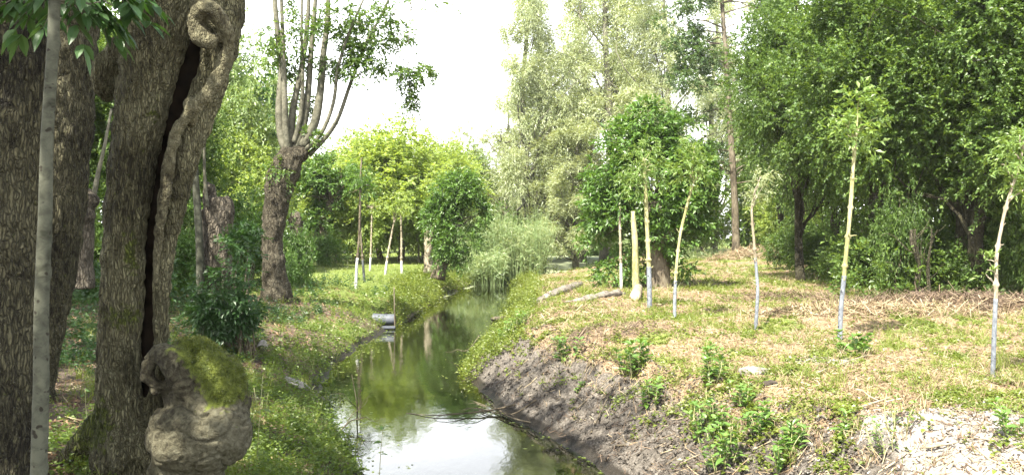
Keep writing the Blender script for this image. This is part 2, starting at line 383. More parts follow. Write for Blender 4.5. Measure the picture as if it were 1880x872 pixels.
M['pipe'] = plain_mat("grey concrete pipe", (.05, .057, .07), (.09, .10, .12), 6, rough=.6)
M['pipe_in'] = plain_mat("dirty pipe inside", (.03, .03, .025), (.07, .06, .05), 6)
M['clod'] = plain_mat("grey dried mud", (.12, .105, .09), (.26, .24, .21), 7, bump=.8, dist=.03)
M['root_soil'] = plain_mat("dark soil", (.03, .024, .018), (.09, .07, .055), 10, bump=.8, dist=.03)

# ground material: vertex masks choose between straw, soil, green, pale mud
m, nd, lk = new_mat("ground"); o = nd.new("ShaderNodeOutputMaterial"); p = nd.new("ShaderNodeBsdfPrincipled")
p.inputs["Roughness"].default_value = .9; p.inputs["Specular IOR Level"].default_value = .2
at1 = nd.new("ShaderNodeAttribute"); at1.attribute_name = "mask"; sep = nd.new("ShaderNodeSeparateColor"); lk.new(at1.outputs["Color"], sep.inputs[0])
at2 = nd.new("ShaderNodeAttribute"); at2.attribute_name = "mud"
tc = nd.new("ShaderNodeTexCoord")
def gn(scale, detail=6, rough=.6):
    n = nd.new("ShaderNodeTexNoise"); n.inputs["Scale"].default_value = scale; n.inputs["Detail"].default_value = detail; n.inputs["Roughness"].default_value = rough
    lk.new(tc.outputs["Object"], n.inputs["Vector"]); return n
nf = gn(38, 5, .7); nmid = gn(6, 5)
def gmix(fac, a, b, soft=None):
    if soft is not None:
        ad = nd.new("ShaderNodeMath"); ad.operation = 'MULTIPLY_ADD'; ad.inputs[1].default_value = soft; ad.inputs[2].default_value = -soft/2
        lk.new(nmid.outputs["Fac"], ad.inputs[0]); s = nd.new("ShaderNodeMath"); s.operation = 'ADD'; s.use_clamp = True
        lk.new(ad.outputs[0], s.inputs[0]); lk.new(fac, s.inputs[1]); rr = ramp(nd, [(.35, (0, 0, 0)), (.65, (1, 1, 1))]); lk.new(s.outputs[0], rr.inputs[0]); fac = rr.outputs[0]
    q = nd.new("ShaderNodeMix"); q.data_type = 'RGBA'; lk.new(fac, q.inputs[0]); lk.new(a, q.inputs[6]); lk.new(b, q.inputs[7]); return q.outputs[2]
straw = ramp(nd, [(.32, (.055, .038, .024)), (.46, (.16, .11, .066)), (.56, (.26, .195, .115)), (.68, (.36, .29, .19))]); lk.new(nf.outputs["Fac"], straw.inputs[0])
soil = ramp(nd, [(.3, (.040, .030, .022)), (.5, (.10, .075, .055)), (.7, (.16, .125, .095))]); lk.new(nf.outputs["Fac"], soil.inputs[0])
grn = ramp(nd, [(.3, (.05, .08, .018)), (.5, (.12, .16, .035)), (.7, (.20, .23, .07))]); lk.new(nf.outputs["Fac"], grn.inputs[0])
pale = ramp(nd, [(.25, (.16, .14, .12)), (.45, (.24, .22, .195)), (.7, (.37, .35, .32))]); lk.new(nf.outputs["Fac"], pale.inputs[0])
mudc = ramp(nd, [(.32, (.026, .022, .018)), (.5, (.072, .063, .053)), (.68, (.15, .135, .115))]); lk.new(nf.outputs["Fac"], mudc.inputs[0])
c = gmix(sep.outputs["Red"], soil.outputs[0], straw.outputs[0], .5)
c = gmix(sep.outputs["Green"], c, grn.outputs[0], .6)
c = gmix(sep.outputs["Blue"], c, pale.outputs[0], .5)
mud2 = ramp(nd, [(.32, (.045, .039, .032)), (.5, (.115, .102, .086)), (.68, (.21, .19, .165))]); lk.new(nf.outputs["Fac"], mud2.inputs[0])
nbig = gn(2.3, 5, .65); rb = ramp(nd, [(.42, (0, 0, 0)), (.60, (1, 1, 1))]); lk.new(nbig.outputs["Fac"], rb.inputs[0])
mudm = nd.new("ShaderNodeMix"); mudm.data_type = 'RGBA'; lk.new(rb.outputs[0], mudm.inputs[0]); lk.new(mudc.outputs[0], mudm.inputs[6]); lk.new(mud2.outputs[0], mudm.inputs[7])
atw = nd.new("ShaderNodeAttribute"); atw.attribute_name = "wet"; wetc = ramp(nd, [(.3, (.012, .010, .007)), (.7, (.04, .033, .025))]); lk.new(nf.outputs["Fac"], wetc.inputs[0])
c = gmix(at2.outputs["Fac"], c, mudm.outputs[2], .4)
c = gmix(atw.outputs["Fac"], c, wetc.outputs[0], .3)
wr = nd.new("ShaderNodeMapRange"); lk.new(atw.outputs["Fac"], wr.inputs[0]); wr.inputs[3].default_value = .9; wr.inputs[4].default_value = .4; lk.new(wr.outputs[0], p.inputs["Roughness"])
lk.new(c, p.inputs["Base Color"])
b = nd.new("ShaderNodeBump"); b.inputs["Strength"].default_value = .8; b.inputs["Distance"].default_value = .03
lk.new(nf.outputs["Fac"], b.inputs["Height"]); lk.new(b.outputs[0], p.inputs["Normal"]); lk.new(p.outputs[0], o.inputs[0]); M['ground'] = m

# water: murky, with duckweed drifts far off and along the edges
m, nd, lk = new_mat("ditch water"); o = nd.new("ShaderNodeOutputMaterial"); p = nd.new("ShaderNodeBsdfPrincipled")
p.inputs["Base Color"].default_value = (.013, .016, .006, 1); p.inputs["Roughness"].default_value = .03; p.inputs["IOR"].default_value = 1.42
tc = nd.new("ShaderNodeTexCoord"); mp = nd.new("ShaderNodeMapping"); mp.inputs["Scale"].default_value = (2.2, .8, 1); lk.new(tc.outputs["Object"], mp.inputs[0])
n = nd.new("ShaderNodeTexNoise"); n.inputs["Scale"].default_value = 5; n.inputs["Detail"].default_value = 4; lk.new(mp.outputs[0], n.inputs["Vector"])
b = nd.new("ShaderNodeBump"); b.inputs["Strength"].default_value = .12; b.inputs["Distance"].default_value = .012; lk.new(n.outputs["Fac"], b.inputs["Height"]); lk.new(b.outputs[0], p.inputs["Normal"])
att = nd.new("ShaderNodeAttribute"); att.attribute_name = "weed"
n2 = nd.new("ShaderNodeTexNoise"); n2.inputs["Scale"].default_value = 2.2; n2.inputs["Detail"].default_value = 9; n2.inputs["Roughness"].default_value = .75; lk.new(tc.outputs["Object"], n2.inputs["Vector"])
su = nd.new("ShaderNodeMath"); su.operation = 'ADD'; lk.new(n2.outputs["Fac"], su.inputs[0]); lk.new(att.outputs["Fac"], su.inputs[1])
rr = ramp(nd, [(.93, (0, 0, 0)), (1.0, (1, 1, 1))]); lk.new(su.outputs[0], rr.inputs[0])
d = nd.new("ShaderNodeBsdfPrincipled"); d.inputs["Roughness"].default_value = .6; dc = ramp(nd, [(.3, (.20, .24, .12)), (.7, (.42, .46, .30))]); lk.new(n2.outputs["Fac"], dc.inputs[0]); lk.new(dc.outputs[0], d.inputs["Base Color"])
ms = nd.new("ShaderNodeMixShader"); lk.new(rr.outputs[0], ms.inputs[0]); lk.new(p.outputs[0], ms.inputs[1]); lk.new(d.outputs[0], ms.inputs[2]); lk.new(ms.outputs[0], o.inputs[0]); M['water'] = m

# ------------------------------------------------------------------ the setting
def cat_axis(*segs):
    out = []
    for a, b_, st in segs: out.append(np.arange(a, b_, st))
    return np.concatenate(out)
xs = np.concatenate([-np.geomspace(220, 34, 12), np.arange(-33, -9, .8), np.arange(-9, -4, .12), np.arange(-4, 4.5, .035), np.arange(4.5, 9, .07), np.arange(9, 34, .6), np.geomspace(34, 220, 12)])
ys = np.concatenate([np.arange(-40, -4, 3.), np.arange(-4, 4.5, .5), np.arange(4.5, 12, .045), np.geomspace(12, 46, 190), np.geomspace(46.5, 230, 36)])
XX, YY = np.meshgrid(xs, ys)
ZZ = height(XX, YY)

def masks(x, y):
    L, R = edges(y); dl, dr = L-x, x-R
    left = x < (L+R)/2
    n1 = fbm(x*.8+5, y*.8, o=4); n2 = fbm(x*2.1, y*2.1+8, o=3)
    straw_ = np.where(left, .25*ss(.4, .6, n1), ss(.3, .9, dr)*(.55+.8*(n1-.3)))
    straw_ = np.where(left & (y > 24), .2, straw_)
    green = np.where(left, ss(2.2, .3, dl)*.35 + .35*ss(.5, .62, n1)*ss(26, 18, y), ss(.50, .64, n2)*.6*ss(.4, 1.4, dr))
    green = np.where(left & (y > 22) & (dl > .6), np.clip(.55+ss(22, 26, y)*.5, 0, 1), green)
    green = np.where(~left & (y > 26), np.clip(green+.25, 0, 1), green)
    green = np.clip(green + ss(60, 80, y)*.5, 0, 1)
    pale_ = np.exp(-(((x-3.1)/1.0)**2+((y-6.1)/.85)**2))*1.5*(~left) + .75*np.exp(-(((x-3.6)/.5)**2+((y-10.)/.5)**2))*(~left) \
        + .8*np.exp(-(((x-1.15)/.28)**2+((y-8.4)/.35)**2))*(~left)
    mud = np.where(left, ss(.25, .05, dl), ss(1.25, .75, dr+.5*(n1-.5))*ss(24, 17, y) + ss(.3, .1, dr))
    mud = np.where(y > 45, 0*mud, mud)
    return np.clip(straw_, 0, 1), np.clip(green*(1-ss(.5, 1, mud)), 0, 1), np.clip(pale_, 0, 1)*(1-.6*np.clip(mud, 0, 1)), np.clip(mud, 0, 1)
s_, g_, p_, m_ = masks(XX, YY)
# the trodden path that runs off to the left behind the old trees
path = np.exp(-((YY-(11.5+.55*(XX+8)+.6*np.sin(XX*.8)))/.9)**2)*ss(-2.8, -4.5, XX)
g_ = g_*(1-.9*path)
attr = np.stack([s_.ravel()+.35*path.ravel(), g_.ravel(), p_.ravel(), np.ones(s_.size)], -1)
ny, nx = XX.shape
idx = np.arange(ny*nx).reshape(ny, nx)
Q = np.stack([idx[:-1, :-1], idx[:-1, 1:], idx[1:, 1:], idx[1:, :-1]], -1).reshape(-1, 4)
mk("ground", np.stack([XX, YY, ZZ], -1), Q, M['ground'], smooth=True, kind='structure', attrs={"mask": attr, "mud": m_.ravel(), "wet": (ss(.17, .02, ZZ)*ss(60, 40, YY)).ravel()})

wx = np.arange(-6, 14, .5); wy = np.concatenate([np.arange(2, 46, .5), np.arange(46, 112, 2.)])
WX, WY = np.meshgrid(wx, wy); L_, R_ = edges(WY)
dn = np.minimum(np.abs(L_-WX), np.abs(R_-WX))
weed = ss(47, 51, WY)*.75 + ss(38, 43, WY)*.18 + .30*ss(.5, .0, dn)*ss(15, 30, WY) + .34*ss(.9, .1, np.abs(WX-L_))*ss(9, 13, WY)*.7
idx = np.arange(WX.size).reshape(WX.shape)
Q = np.stack([idx[:-1, :-1], idx[:-1, 1:], idx[1:, 1:], idx[1:, :-1]], -1).reshape(-1, 4)
mk("water", np.stack([WX, WY, 0*WX], -1), Q, M['water'], kind='structure', attrs={"weed": weed.ravel()})

# ------------------------------------------------------------------ foliage generators
def rnd_dir(r, n): return nrm(r.normal(size=(n, 3)))
UP = np.array([0, 0, 1.])

def sprays(r, S, D, L, K, ll, lw, droop=.3, spread=1., upn=1.0, fold=.18, jit=.35, sizevar=.35):
    """twigs starting at S heading D, each carrying K leaves; leaf = quad folded along its midrib"""
    n = len(S); L = L*(1+.4*(r.random(n)-.5))[:, None, None]
    t = np.linspace(.12, 1, K)[None, :, None]
    P = S[:, None]+D[:, None]*L*t - UP*droop*L*t*t
    sd = nrm(np.cross(D, UP+.5*r.normal(size=(n, 3))))[:, None]
    sg = np.where(np.arange(K) % 2, 1., -1.)[None, :, None]; sg[:, -1] = 0
    A = nrm(D[:, None]*.8+sd*sg*spread+jit*r.normal(size=(n, K, 3))-UP*droop*.7)
    N = nrm(UP*upn + .45*r.normal(size=(n, K, 3)) + .35*D[:, None]); Wd = nrm(np.cross(A, N)); N = np.cross(Wd, A)
    sz = (1+sizevar*(r.random((n, K, 1))*2-1)); l = ll*sz; w_ = lw*sz
    a = P; tip = P+A*l - UP*l*.12; mid = P+A*l*.45
    v = np.stack([a, mid+Wd*w_/2+N*w_*fold, tip, mid-Wd*w_/2+N*w_*fold], 2).reshape(-1, 3)
    return v, np.arange(len(v)).reshape(-1, 4)

def blob_pts(r, blobs, n, shell=.45, thr=.42, freq=1.2, flat_bottom=None):
    """twig bases through the outer part of overlapping ellipsoids, thinned by noise so that gaps open"""
    bl = np.array(blobs, float); vol = (bl[:, 3]*bl[:, 4]*bl[:, 5])**.67; k = r.choice(len(bl), n*3, p=vol/vol.sum())
    d = rnd_dir(r, n*3); rad = shell+(1-shell)*r.random((n*3, 1))**.8
    lump = .80+.45*vn(d[:, 0]*2.1+k*7, d[:, 1]*2.1, d[:, 2]*2.1)[:, None]
    P = bl[k, :3]+d*bl[k, 3:6]*rad*lump
    ok = vn(P[:, 0]*freq+31, P[:, 1]*freq, P[:, 2]*freq) > thr
    P, d = P[ok][:n], d[ok][:n]
    return P, d

def crown_mesh(r, blobs, n, L=.3, K=7, ll=.07, lw=.04, droop=.3, thr=.4, freq=1.2, shell=.45, upw=.15, **kw):
    P, d = blob_pts(r, blobs, n, shell, thr, freq)
    D = nrm(d*.8+.55*r.normal(size=d.shape)+UP*upw)
    return sprays(r, P, D, L, K, ll, lw, droop, **kw)

def limb(b, p0, p1, r0, r1, bow=.1, seg=6, n=6, r=rng):
    p0, p1 = np.asarray(p0, float), np.asarray(p1, float); d = np.linalg.norm(p1-p0)
    m1 = p0*.66+p1*.34+r.normal(size=3)*bow*d*.5+UP*bow*d*.3; m2 = p0*.33+p1*.67+r.normal(size=3)*bow*d*.5+UP*bow*d*.3
    V, Q = tube([p0, m1, m2, p1], [r0, r0*.75+r1*.25, r0*.4+r1*.6, r1], seg, n); b.add(V, Q); return m1, m2

def generic_tree(name, label, cat, base, H, blobs, tr, leaf, bark, n, r, lean=(0, 0), group=None, nlimb=10, twigs=60, trunk_top=.8, crown_kw=None, wob=.03):
    """trunk, limbs reaching the crown lobes, and foliage; blobs relative to the base"""
    base = np.asarray(base, float); root = thing(name, label, cat, base, group)
    tp = base+np.array([lean[0], lean[1], H*trunk_top])
    pts = [base-UP*.15]+[base+(tp-base)*t+np.array([*(r.normal(size=2)*wob*H), 0])*(t < .99) for t in (.15, .35, .6, .8, 1.)]
    rad = [tr*1.35, tr*1.05, tr*.9, tr*.65, tr*.42, tr*.12]
    V, Q = tube(pts, rad, 12, 26, disp=lambda th, s, rr: rr*.14*(fbm(th*1.5, s*1.2, o=2)-.5)); mk('trunk', V, Q, bark, root, smooth=True)
    C = catmull(pts, 40); b = Buf()
    B = [(np.array(q[:3])+base, q[3:6]) for q in blobs]
    for k in range(nlimb):
        c, rd = B[k % len(B)]; tgt = c+rnd_dir(r, 1)[0]*np.array(rd)*.6
        i = int(np.clip(np.searchsorted(C[:, 2], tgt[2]-.25*H*r.random()-.1*H), 6, 37)); rr = tr*.45*(1-i/45)
        a1, a2 = limb(b, C[i], tgt, rr, rr*.25, .14, r=r)
        for q in range(max(1, twigs//nlimb)):
            t0 = [a1, a2, tgt][q % 3]; limb(b, t0, t0+rnd_dir(r, 1)[0]*np.array(rd)*.7+UP*.1, rr*.3, rr*.06+.002, .12, seg=4, n=4, r=r)
    b.obj('branches', bark, root, smooth=True)
    kw = dict(crown_kw or {}); bl = [[*(np.array(q[:3])+base), *q[3:6]] for q in blobs]
    V, Q = crown_mesh(r, bl, n, **kw); mk('crown', V, Q, leaf, root)
    return root

def bigleaf(b, base, A, N, l, w, curve=.25, ns=4, fold=.15, tipw=.0):
    """lanceolate leaf with a folded midrib, curved downwards"""
    A = nrm(np.asarray(A, float)); W = nrm(np.cross(A, N)); N = np.cross(W, A); t = np.linspace(0, 1, ns+1)
    wid = w*np.sin(np.pi*np.clip(t*.92+.06, 0, 1))**.8; wid[0] = w*.08; wid[-1] = w*.02
    mid = np.asarray(base)+A*l*t[:, None]*(1-.12*curve*t[:, None])-UP*(curve*l*t**2)[:, None]
    a = mid+W*(wid/2)[:, None]+N*(wid*fold)[:, None]; c = mid-W*(wid/2)[:, None]+N*(wid*fold)[:, None]
    V = np.concatenate([a, mid, c]); n = ns+1; i = np.arange(ns)
    b.add(V, np.concatenate([np.stack([i, i+n, i+n+1, i+1], -1), np.stack([i+n, i+2*n, i+2*n+1, i+n+1], -1)]))

def pinnate(bl, bs, base, D, L, pairs, ll, lw, r, droop=.35):
    D = nrm(np.asarray(D, float)); t = np.linspace(.0, 1, 6)[:, None]; C = np.asarray(base)+D*L*t-UP*droop*L*t*t
    V, Q = tube(C, [L*.012]*5+[L*.005], 4, 6); bs.add(V, Q)
    sd = nrm(np.cross(D, UP+.15*r.normal(size=3)))
    for k in range(pairs):
        q = .3+.65*k/max(1, pairs-1); p = np.asarray(base)+D*L*q-UP*droop*L*q*q
        for s in (-1, 1):
            A = D*.55+sd*s+.15*r.normal(size=3)-UP*(.2+droop*.5)
            bigleaf(bl, p, A, UP+.3*r.normal(size=3), ll*(.8+.4*r.random()), lw*(.85+.3*r.random()), .3, 3)
    bigleaf(bl, C[-1], D-UP*droop, UP, ll*1.1, lw, .3, 3)

# ------------------------------------------------------------------ the great hollow ash with the burl
S6 = 6.0/1600
def w6(px, py, dy=0.): return at(px, py, 6.0+dy)
def tube6(pts, seg=20, n=None, flat=None):
    return tube([w6(a, b_, (c[0] if c else 0.)) for a, b_, r_, *c in pts], [r_*S6 for a, b_, r_, *c in pts], seg, n or len(pts)*5, flat=flat)
base = (-2.62, 6.0, .85)
root = thing('hollow_ash_tree', 'huge pollard ash with a dark split trunk and a mossy burl at its foot', 'tree', base, 'old trees on the left bank')
pA = tube6([(240, 900, 82), (230, 835, 64), (220, 760, 46), (217, 690, 40), (221, 600, 39), (229, 430, 40), (244, 300, 43), (272, 150, 54), (296, 20, 68), (335, -120, 88), (370, -260, 96), (380, -380, 110), (382, -440, 60)], 26)
pB = tube6([(288, 760, 26, .06), (291, 700, 15, .0), (295, 640, 15, -.03), (299, 500, 17, -.03), (315, 400, 23, 0), (338, 300, 28, 0), (362, 222, 31, .03), (394, 130, 31, .06), (410, 50, 36, .06), (402, -40, 50, .1), (380, -140, 55, .1)], 20)
pC = tube6([(286, 520, 4, -.085), (289, 455, 7, -.105), (298, 390, 9, -.12), (308, 320, 10, -.13), (316, 268, 10, -.14), (332, 230, 11, -.17), (354, 200, 12, -.20), (384, 170, 13, -.20), (406, 134, 13, -.20), (419, 94, 13, -.21), (415, 58, 14, -.25), (400, 32, 15, -.29), (378, 20, 17, -.31), (362, 38, 15, -.30), (366, 64, 16, -.29), (386, 76, 14, -.28), (400, 68, 9, -.26)], 16, 110)
knob = ball(w6(378, 8, -.13), np.array([24, 26, 26])*S6)
ridge = tube6([(352, 30, 20, 0), (350, 90, 12, .05), (356, 140, 9, .02), (352, 185, 12, -.02), (345, 220, 14, -.04)], 12)
stub = ball(w6(196, 140, .14), np.array([27, 40, 50])*S6)
stub2 = tube6([(240, 105, 26, .05), (222, 95, 30, .1), (205, 120, 22, .14)], 14)
rightlump = ball(w6(428, 22, .12), np.array([20, 40, 60])*S6)
roots = [tube6([(215, 760, 34), (180, 790, 34, .0), (140, 822, 22, .05), (105, 850, 10, .1)], 14), tube6([(240, 780, 40), (262, 820, 30, -.12), (275, 850, 14, -.25)], 14), tube6([(225, 780, 40), (222, 830, 26, -.2), (215, 868, 10, -.35)], 14)]
V, Q, N = weld([pA, pB, stub, stub2, rightlump]+roots, .0125, 3)
R1 = fbm(V[:, 0]*24, V[:, 1]*24, V[:, 2]*9, 2); R2 = fbm(V[:, 0]*45, V[:, 1]*45, V[:, 2]*20, 2)
rough_ = 1.0
px_, py_ = 940+V[:, 0]*1600/V[:, 1], 430-(V[:, 2]-2.4)*1600/V[:, 1]
V = V+N*((-(1-np.abs(R1-.5)*4).clip(0, 1)*.018+(R2-.5)*.014)*rough_+(fbm(V[:, 0]*12, V[:, 1]*12, V[:, 2]*12, 2)-.5)*.012)[:, None]
def g2(cx, cy, rx, ry): return np.exp(-((px_-cx)/rx)**2-((py_-cy)/ry)**2)
moss = 1.1*g2(150, 775, 60, 62)+.62*g2(240, 470, 18, 42)+.70*g2(228, 582, 42, 26)+.45*g2(285, 215, 12, 24)+.22*g2(225, 300, 60, 200)
mk('trunk', V, Q, M['bark_ash'], root, smooth=True, attrs={"moss": moss})
kn2 = ball(w6(372, 6, -.24), np.array([22, 30, 20])*S6); kn3 = ball(w6(352, 205, -.10), np.array([13, 16, 26])*S6)
Vc, Qc, Nc = weld([pC, kn2, kn3], .008, 4)
Vc = Vc+Nc*((fbm(Vc[:, 0]*14, Vc[:, 1]*14, Vc[:, 2]*14, 3)-.5)*.045)[:, None]
mk('curling_limb', Vc, Qc, M['bark_limb'], root, smooth=True, attrs={"moss": 0*Vc[:, 0]})
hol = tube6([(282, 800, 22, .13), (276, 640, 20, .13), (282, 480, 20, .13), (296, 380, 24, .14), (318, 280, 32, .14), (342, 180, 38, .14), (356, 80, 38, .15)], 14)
mk('hollow', hol[0], hol[1], M['cleft_shade'], root, smooth=True)  # backing tube behind the split, coloured near black to stand for its shade
# burl
pieces = [ball(w6(366, 794, -.18), np.array([90, 78, 78])*S6, 28, 18), ball(w6(330, 818, -.3), np.array([50, 46, 46])*S6, 20, 14), ball(w6(378, 716, -.1), np.array([76, 66, 76])*S6, 28, 18), ball(w6(355, 665, -.05), np.array([48, 46, 48])*S6, 24, 16),
          tube6([(360, 730, 34, -.2), (338, 690, 30, -.28), (318, 660, 27, -.28), (292, 652, 20, -.25), (274, 668, 15, -.24), (272, 692, 14, -.24), (290, 712, 17, -.22), (300, 702, 12, -.2)], 18, 50),
          ball(w6(422, 740, -.05), np.array([36, 40, 66])*S6), ball(w6(318, 800, -.22), np.array([48, 46, 55])*S6), tube6([(290, 852, 52, -.12), (345, 870, 62, -.14), (410, 862, 52, -.1)], 14)]
V, Q, N = weld(pieces, .0115, 9, .6)
px_, py_ = 940+V[:, 0]*1600/V[:, 1], 430-(V[:, 2]-2.4)*1600/V[:, 1]
d0 = (fbm(V[:, 0]*5, V[:, 1]*5, V[:, 2]*5, 3)-.5)*.07 - np.clip(.03-np.abs(fbm(V[:, 0]*3.6+9, V[:, 1]*3.6, V[:, 2]*4, 2)-.5), 0, 1)*.7 - .03*np.exp(-((py_-(745+.25*(px_-330)+8*np.sin(px_*.09)))/4.)**2)*ss(400, 370, px_) - .02*np.exp(-((px_-(352+.12*(py_-640)))/4.)**2)*ss(735, 715, py_) - (1-np.abs(fbm(V[:, 0]*30, V[:, 1]*30, V[:, 2]*16, 2)-.5)*5).clip(0, 1)*.010*ss(370, 420, px_) + (fbm(V[:, 0]*16, V[:, 1]*16, V[:, 2]*16, 2)-.5)*.022 - np.clip(.03-np.abs(fbm(V[:, 0]*9+4, V[:, 1]*9, V[:, 2]*12, 2)-.5), 0, 1)*.22+(fbm(V[:, 0]*34, V[:, 1]*34, V[:, 2]*34, 2)-.5)*.010
V = V+N*d0[:, None]
mn = fbm(V[:, 0]*7, V[:, 1]*7, V[:, 2]*7, 3)-.5
moss = (.75*g2(440, 690, 22, 50)+1.1*g2(365, 645, 46, 40)*ss(.0, .6, N[:, 2]+.25)+.80*g2(402, 690, 44, 34)+.62*g2(395, 722, 26, 26))*(1+1.6*mn)+.05
burl = mk('burl', V, Q, M['bark_burl'], root, smooth=True, attrs={"moss": moss})
# short moss fibres standing on the mossy skin
k = np.where((moss > .45+.5*rng.random(len(moss))) & (V[:, 1] < 6.15))[0]; k = rng.choice(k, min(9000, len(k)*2)); P = V[k]+.004*rng.normal(size=(len(k), 3)); D = nrm(N[k]+.6*rng.normal(size=(len(k), 3))); W_ = nrm(np.cross(D, rng.normal(size=D.shape)))*.0022; h_ = .008+.012*rng.random((len(k), 1))
M['moss'] = leaf_mat("moss", [(.03, .045, .006), (.075, .095, .012), (.13, .15, .025)], trans=.2, scale=4)
mk('moss', np.stack([P-W_, P+W_, P+W_*.3+D*h_, P-W_*.3+D*h_], 1).reshape(-1, 3), np.arange(len(k)*4).reshape(-1, 4), M['moss'], root, kind='stuff')
# pollard shoots and crown above the frame: they shade the left bank
b = Buf(); hd = w6(380, -420)
ends = []
for k in range(11):
    a = k*2*np.pi/11+.3; e = hd+np.array([math.cos(a)*1.1-1.6, math.sin(a)*1.2-.7, 2.8+.8*rng.random()]); limb(b, hd+np.array([math.cos(a), math.sin(a), 0])*.15, e, .07, .02, .2, 6, 7); ends.append(e)
b.obj('shoots', M['bark_shoot'], root, smooth=True)
V, Q = crown_mesh(rng, [[*e, 1.25, 1.2, 1.0] for e in ends if e[0] < -2.9], 420, L=.5, K=6, ll=.17, lw=.085, thr=.38); mk('crown', V, Q, M['leaf_ash'], root)

# ------------------------------------------------------------------ two dark trunks at the left edge
def old_trunk(name, label, pts, Y, seg, n, crown, moss_amt=.1, amp=.022, freq=20):
    sc_ = Y/1600; P = [at(a, b_, Y) for a, b_, r_ in pts]; base = (P[0][0], Y, gz(P[0][0], Y))
    root = thing(name, label, 'tree', base, 'old trees on the left bank')
    V, Q = tube(P, [r_*sc_ for a, b_, r_ in pts], seg, n)
    me = mesh_from("t", V, Q, True); N = np.empty(len(V)*3, np.float32); me.vertices.foreach_get("normal", N) if False else me.vertex_normals.foreach_get("vector", N); N = N.reshape(-1, 3); bpy.data.meshes.remove(me)
    X, Y_, Z = V.T
    rd = 1-np.abs(fbm(X*freq, Y_*freq, Z*freq*.32, 3)-.5)*4.8
    V = V-N*(rd.clip(0, 1)*amp+.05*(fbm(X*3, Y_*3, Z*2, 2)-.5))[:, None]
    mk('trunk', V, Q, M['bark_dark'], root, smooth=True, attrs={"moss": moss_amt+0*X+.35*ss(.2, -.2, N[:, 0])*fbm(X*4, Y_*4, Z*4, 2)})
    b = Buf(); c0 = P[-1]
    for q in crown:
        for k in range(4): limb(b, c0-UP*.2, np.array(q[:3])+rnd_dir(rng, 1)[0]*np.array(q[3:])*.5, .09, .02, .15)
    b.obj('branches', M['bark_shoot'], root, smooth=True)
    V, Q = crown_mesh(rng, crown, int(230*len(crown)), L=.5, K=6, ll=.18, lw=.09, thr=.36); mk('crown', V, Q, M['leaf_ash'], root)
    return root
old_trunk('old_tree', 'thick dark fissured trunk cut off by the left edge of the view', [(-25, 960, 105), (-20, 860, 88), (-12, 650, 78), (-8, 430, 76), (-5, 200, 80), (0, 0, 90), (5, -220, 100), (10, -420, 90)], 5.2, 110, 230,
          [(-4.6, 3.2, 6.6, 1.9, 1.7, 1.1), (-7.0, 4.8, 6.8, 1.6, 1.6, 1.1), (-4.1, 1.2, 6.8, 1.5, 1.4, 1.0)])
old_trunk('old_tree', 'dark deeply furrowed trunk leaning right just behind the grey sapling', [(20, 760, 86), (32, 705, 66), (52, 600, 62), (85, 430, 62), (100, 300, 64), (106, 160, 64), (108, 0, 72), (100, -200, 80), (90, -320, 70)], 8.3, 100, 200,
          [(-6.5, 8.2, 7.4, 2.0, 2.0, 1.3), (-8.6, 7.4, 7.2, 2.0, 1.9, 1.3), (-7.2, 10.4, 7.6, 1.6, 1.6, 1.1)], amp=.03, freq=15)

# young grey tree in front
P = [at(a, b_, 4.0) for a, b_ in [(66, 1040), (70, 872), (75, 700), (76, 560), (83, 400), (87, 250), (97, 100), (101, 0), (103, -160), (100, -300)]]
root = thing('young_tree', 'slim smooth grey young tree in front of the dark trunks, leafy at the top', 'tree', (P[0][0], 4., gz(P[0][0], 4.)))
kn = [.15, .45, .62, .80, .95, 1.15, 1.35, 1.5, 1.72, 1.9, 2.05, 2.4]
V, Q = tube(P, [.043, .036, .034, .032, .030, .027, .026, .025, .02, .012], 28, 170, disp=lambda th, s, r_: .0025*(fbm(th*2, s*6, o=3)-.5)+sum(.010*np.exp(-((s-k_)/.022)**2-(((th-4.7-(i*1.9 % 1.6)+.6+np.pi) % (2*np.pi)-np.pi)/.5)**2) for i, k_ in enumerate(kn)))
mk('trunk', V, Q, M['bark_smooth'], root, smooth=True)
bl, bs = Buf(), Buf()
for k in range(34):
    px = 110+rng.random()*110-(66 if k % 4 == 0 else 0); py = -35+rng.random()*75; st = at(px, py-25, 4.2+.35*rng.random()); dx = (px-105)/60
    pinnate(bl, bs, st, [dx*.8+.2*rng.normal(), -.3+.5*rng.normal(), -.35], .20, 3, .105, .045, rng)
for k in range(5):
    e = at(120+k*22, -20+8*k, 4.1); limb(bs, at(101, 15-6*k, 4.0), e, .008, .003, .1, 5, 5)
bs.obj('twigs', M['bark_shoot'], root, smooth=True); bl.obj('crown', M['leaf_ashdark'], root)

# ------------------------------------------------------------------ trunks and stumps behind
def knobby(pieces, voxel, mat, name, root, amp=.03, f=9, fz=3, moss=None):
    V, Q, N = weld(pieces, voxel, 2)
    V = V+N*((fbm(V[:, 0]*f, V[:, 1]*f, V[:, 2]*fz, 3)-.5)*amp*2)[:, None]
    return mk(name, V, Q, mat, root, smooth=True, attrs={"moss": (moss(V) if moss else 0*V[:, 0])})

def tpx(pts, Y, seg=14, n=None):
    return tube([at(a, b_, Y+(c[0] if c else 0)) for a, b_, r_, *c in pts], [r_*Y/1600 for a, b_, r_, *c in pts], seg, n or len(pts)*4)

